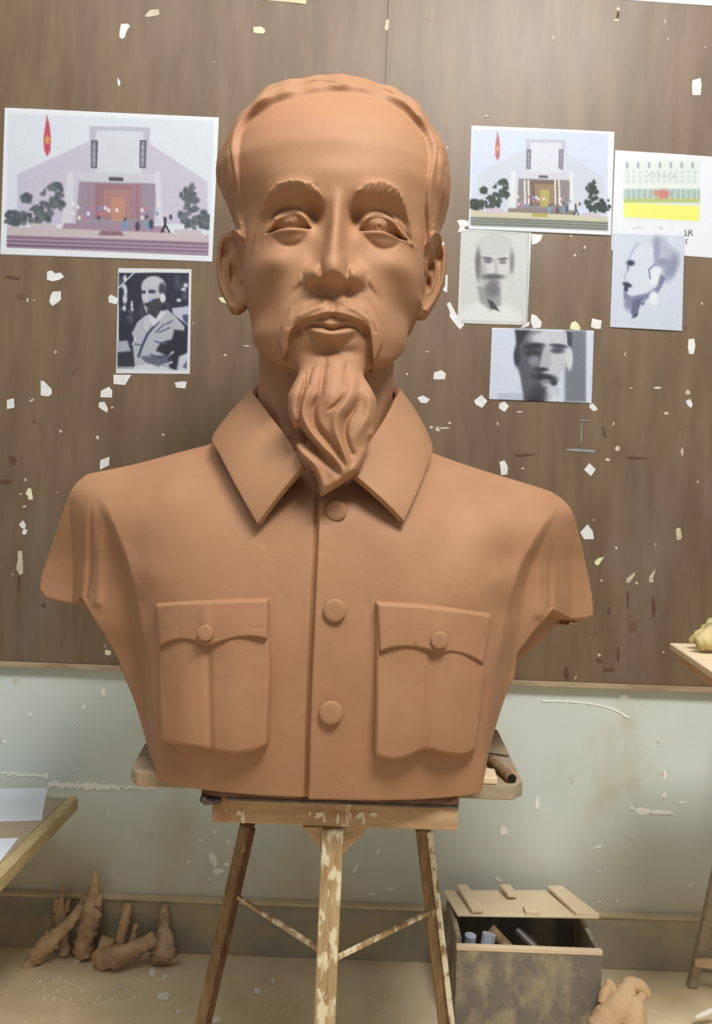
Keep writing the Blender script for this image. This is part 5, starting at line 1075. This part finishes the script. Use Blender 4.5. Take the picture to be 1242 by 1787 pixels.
# ================================================================== CLAY PIECES
def lump(label, strands, m='figclay', name='clay_figure', cat='clay piece', rough=.22, seg=12, parts=None):
    bm = bmesh.new()
    for i, s in enumerate(strands): tube(bm, [(P(x, y, D), r*D/F) for x, y, D, r in s], seg, rough, True, int(s[0][0]*3+s[0][1]))
    base = min((v.co for v in bm.verts), key=lambda c: c.z)
    me = bm_mesh(name, bm); o = put(name, me, M[m], smooth=True)
    return tag(o, label, cat)
lump('clay-covered armature figure standing at the back left, thin spike on top', [[(108, 1540, 2.345, 2), (108, 1565, 2.345, 3), (106, 1585, 2.345, 9), (107, 1602, 2.345, 13), (108, 1615, 2.345, 9), (112, 1640, 2.345, 8), (114, 1664, 2.345, 12)], [(120, 1570, 2.345, 3), (116, 1590, 2.345, 6)], [(98, 1568, 2.345, 4), (98, 1590, 2.345, 6)]])
lump('clay leg shape with dark end leaning diagonally at the far left', [[(140, 1580, 2.30, 5), (126, 1606, 2.295, 9), (104, 1626, 2.29, 11), (82, 1648, 2.285, 14), (62, 1668, 2.29, 15), (50, 1682, 2.285, 10), (40, 1686, 2.28, 5)], [(82, 1625, 2.31, 3), (86, 1645, 2.30, 6)], [(96, 1640, 2.30, 7), (94, 1656, 2.29, 8)]])
lump('tallest clay-covered armature with stepped spire, second from left', [[(167, 1518, 2.345, 2), (166, 1535, 2.345, 6), (164, 1556, 2.345, 11), (158, 1575, 2.345, 13), (156, 1592, 2.34, 20), (154, 1612, 2.335, 18), (149, 1632, 2.33, 17), (147, 1655, 2.33, 18), (150, 1670, 2.33, 14)], [(148, 1562, 2.345, 5), (140, 1590, 2.34, 8)], [(176, 1560, 2.345, 4), (170, 1580, 2.34, 8)], [(136, 1598, 2.33, 6), (160, 1590, 2.325, 8), (172, 1602, 2.325, 7)]])
lump('bone-shaped clay piece lying on the floor in front of the others', [[(170, 1656, 2.29, 12), (182, 1668, 2.285, 20), (204, 1668, 2.285, 19), (226, 1658, 2.29, 13), (250, 1648, 2.30, 12), (272, 1638, 2.31, 12)], [(176, 1644, 2.295, 12), (196, 1650, 2.29, 12)], [(200, 1676, 2.285, 12), (178, 1682, 2.285, 9)]])
lump('clay-caked stick standing upright out of the bone-shaped piece', [[(223, 1576, 2.355, 8), (219, 1600, 2.345, 8), (212, 1628, 2.33, 8), (206, 1650, 2.315, 9)]])
lump('thin clay-dusted stick between the upright stick and the rightmost figure', [[(238, 1612, 2.345, 4), (233, 1632, 2.335, 5), (232, 1650, 2.33, 9)]])
lump('rightmost clay armature of the left floor group, broad at its foot', [[(288, 1578, 2.36, 4), (286, 1592, 2.36, 8), (286, 1612, 2.355, 8), (287, 1632, 2.345, 13), (285, 1656, 2.33, 20), (284, 1672, 2.325, 23), (284, 1682, 2.32, 17)], [(290, 1680, 2.315, 6), (308, 1674, 2.315, 4), (318, 1668, 2.315, 2)]])
lump('heap of peach-coloured clay curls on the floor right of the crate', [[(1040, 1800, 2.045, 20), (1062, 1775, 2.055, 26), (1082, 1755, 2.055, 24), (1092, 1735, 2.065, 18), (1100, 1718, 2.075, 13), (1118, 1722, 2.075, 11), (1128, 1738, 2.075, 9)],
      [(1050, 1752, 2.065, 9), (1058, 1730, 2.075, 10), (1068, 1716, 2.080, 8)], [(1072, 1740, 2.065, 9), (1068, 1722, 2.075, 7), (1058, 1712, 2.085, 6)], [(1100, 1740, 2.055, 16), (1106, 1762, 2.045, 20), (1104, 1790, 2.035, 24)], [(1112, 1750, 2.055, 8), (1122, 1735, 2.065, 8)], [(1066, 1800, 2.1, 22), (1090, 1790, 2.1, 24)]], 'peach', 'clay_heap', 'clay heap', .12, 14)
def chip(label, px, py, w_, h_, rot):
    U, V = UV(px, py); D = -H*F/V; c = Vector((U*D/F, D, 0)); bm = bmesh.new(); rr = random.Random(px); n = 7; q = []
    for k in range(n):
        a = 2*math.pi*k/n; r = rr.uniform(.75, 1.15); x = math.cos(a)*w_/2*r*D/F; y = math.sin(a)*h_*r*D/F; q.append(c+Vector((x*math.cos(rot)-y*math.sin(rot), x*math.sin(rot)+y*math.cos(rot), .0005)))
    prism(bm, q, (0, 0, .006), 0); bevel(bm, .001, 1); tag(put('plaster_chip', bm_mesh('plaster_chip', bm), M['plaster']), label, 'plaster chip')
for a in [('long white plaster chip on the floor below the rightmost clay armature', 285, 1741, 26, 12, -.7), ('round white plaster chip on the floor left of the stand\'s centre leg', 449, 1732, 13, 11, .3), ('white plaster chip at the foot of the rightmost clay armature', 265, 1699, 15, 12, .2),
          ('small white plaster chip right of the one at the armature\'s foot', 286, 1708, 10, 9, 0), ('tiny white plaster chip just above the left of the centre leg', 476, 1715, 7, 6, .4), ('pale plaster chip at the foot of the tallest clay armature', 136, 1676, 16, 9, 0), ('tiny plaster chip below the long one', 311, 1768, 7, 6, 0), ('white plaster chip at the bottom edge beside the left stand leg', 376, 1783, 18, 8, 0)]: chip(*a)
tag(put('plaster_shard', (lambda bm: (tube(bm, [(P(1212, 1776, 2.12), .004), (P(1228, 1770, 2.12), .007), (P(1250, 1760, 2.12), .006)], 8, .15), bm_mesh('plaster_shard', bm))[1])(bmesh.new()), M['plaster'], smooth=True), 'curved white plaster shard on the floor at the lower right corner', 'plaster chip')
bm = bmesh.new()
for _ in range(130):
    x = random.uniform(-.85, .2); y = random.uniform(1.9, 2.2); r = random.uniform(.0008, .0028)
    bmesh.ops.create_icosphere(bm, subdivisions=1, radius=r, matrix=Matrix.Translation((x, y, r*.5)))
for _ in range(45):
    x = random.gauss(-.60, .12); y = random.uniform(2.12, 2.25); r = random.uniform(.0012, .004)
    bmesh.ops.create_icosphere(bm, subdivisions=1, radius=r, matrix=Matrix.Translation((x, y, r*.5)))
tag(put('plaster_crumbs', bm_mesh('plaster_crumbs', bm), M['plaster'], kind='stuff'), 'plaster crumbs strewn over the dusty floor', 'crumbs')

# ================================================================== SECOND STAND AT THE RIGHT EDGE
def side_stand():
    t = thing('work_stand', 'wooden work stand cut by the right edge, light board top with clay on it', 'stand', (.95, 2.05, 0))
    A = P(1168, 1122, 2.02); zt_ = A.z; dx = Vector((.97, .06, 0)); dn = Vector((-.14, -.99, 0)).normalized()
    th = .014
    bm = bmesh.new(); q = [A, A+dx*.42, A+dx*.42+dn*.34, A+dn*.42]; prism(bm, [p-Vector((0, 0, th)) for p in q], (0, 0, th), 0); bevel(bm, .002, 1)
    put('top_board', local(bm_mesh('top_board', bm), t), M['lid'], t)
    bm = bmesh.new(); a = A+dx*.03+dn*.03; a.z = zt_-th-.013; b = A+dn*.36+dx*.03; b.z = a.z; bar(bm, a, b, .030, .024, (0, 0, 1)); bevel(bm, .002, 1); put('rail', local(bm_mesh('rail', bm), t), M['peach'], t)
    a = P(1246, 1545, 2.26); b = P(1209, 1713, 2.30); d = b-a; foot = a+d*(a.z/-d.z); top = a-d*((zt_-th-a.z)/-d.z*-1)*-1 if False else a+(a-b)*((zt_-th-.001-a.z)/(a.z-b.z))
    bm = bmesh.new(); bar(bm, top, foot, .024, .022); bevel(bm, .002, 1); put('leg', local(bm_mesh('leg', bm), t), M['plank'], t)
    for tx, ty, fx, fy in ((1.22, 1.80, 1.30, 1.70), (1.30, 2.06, 1.40, 2.25)):
        bm = bmesh.new(); bar(bm, Vector((tx, ty, zt_-th-.001)), Vector((fx, fy, 0.001)), .024, .022); bevel(bm, .002, 1); put('leg', local(bm_mesh('leg', bm), t), M['plank'], t)
    f2 = lambda k: top+(foot-top)*k
    bm = bmesh.new(); bar(bm, Vector((P(1214, 1678, 2.28))), Vector((1.35, 2.0, .15)), .018, .018, (0, 0, 1)); put('brace', local(bm_mesh('brace', bm), t), M['peach'], t)
    lump('yellow-green and tan clay chunk on the light board at the right edge', [[(1204, 1120, 1.94, 5), (1218, 1110, 1.93, 9), (1234, 1104, 1.93, 14), (1252, 1092, 1.93, 18)], [(1216, 1124, 1.88, 12), (1236, 1116, 1.88, 18), (1262, 1104, 1.88, 30)]], 'greencl', 'clay_chunk', 'clay chunk', .2)
side_stand()
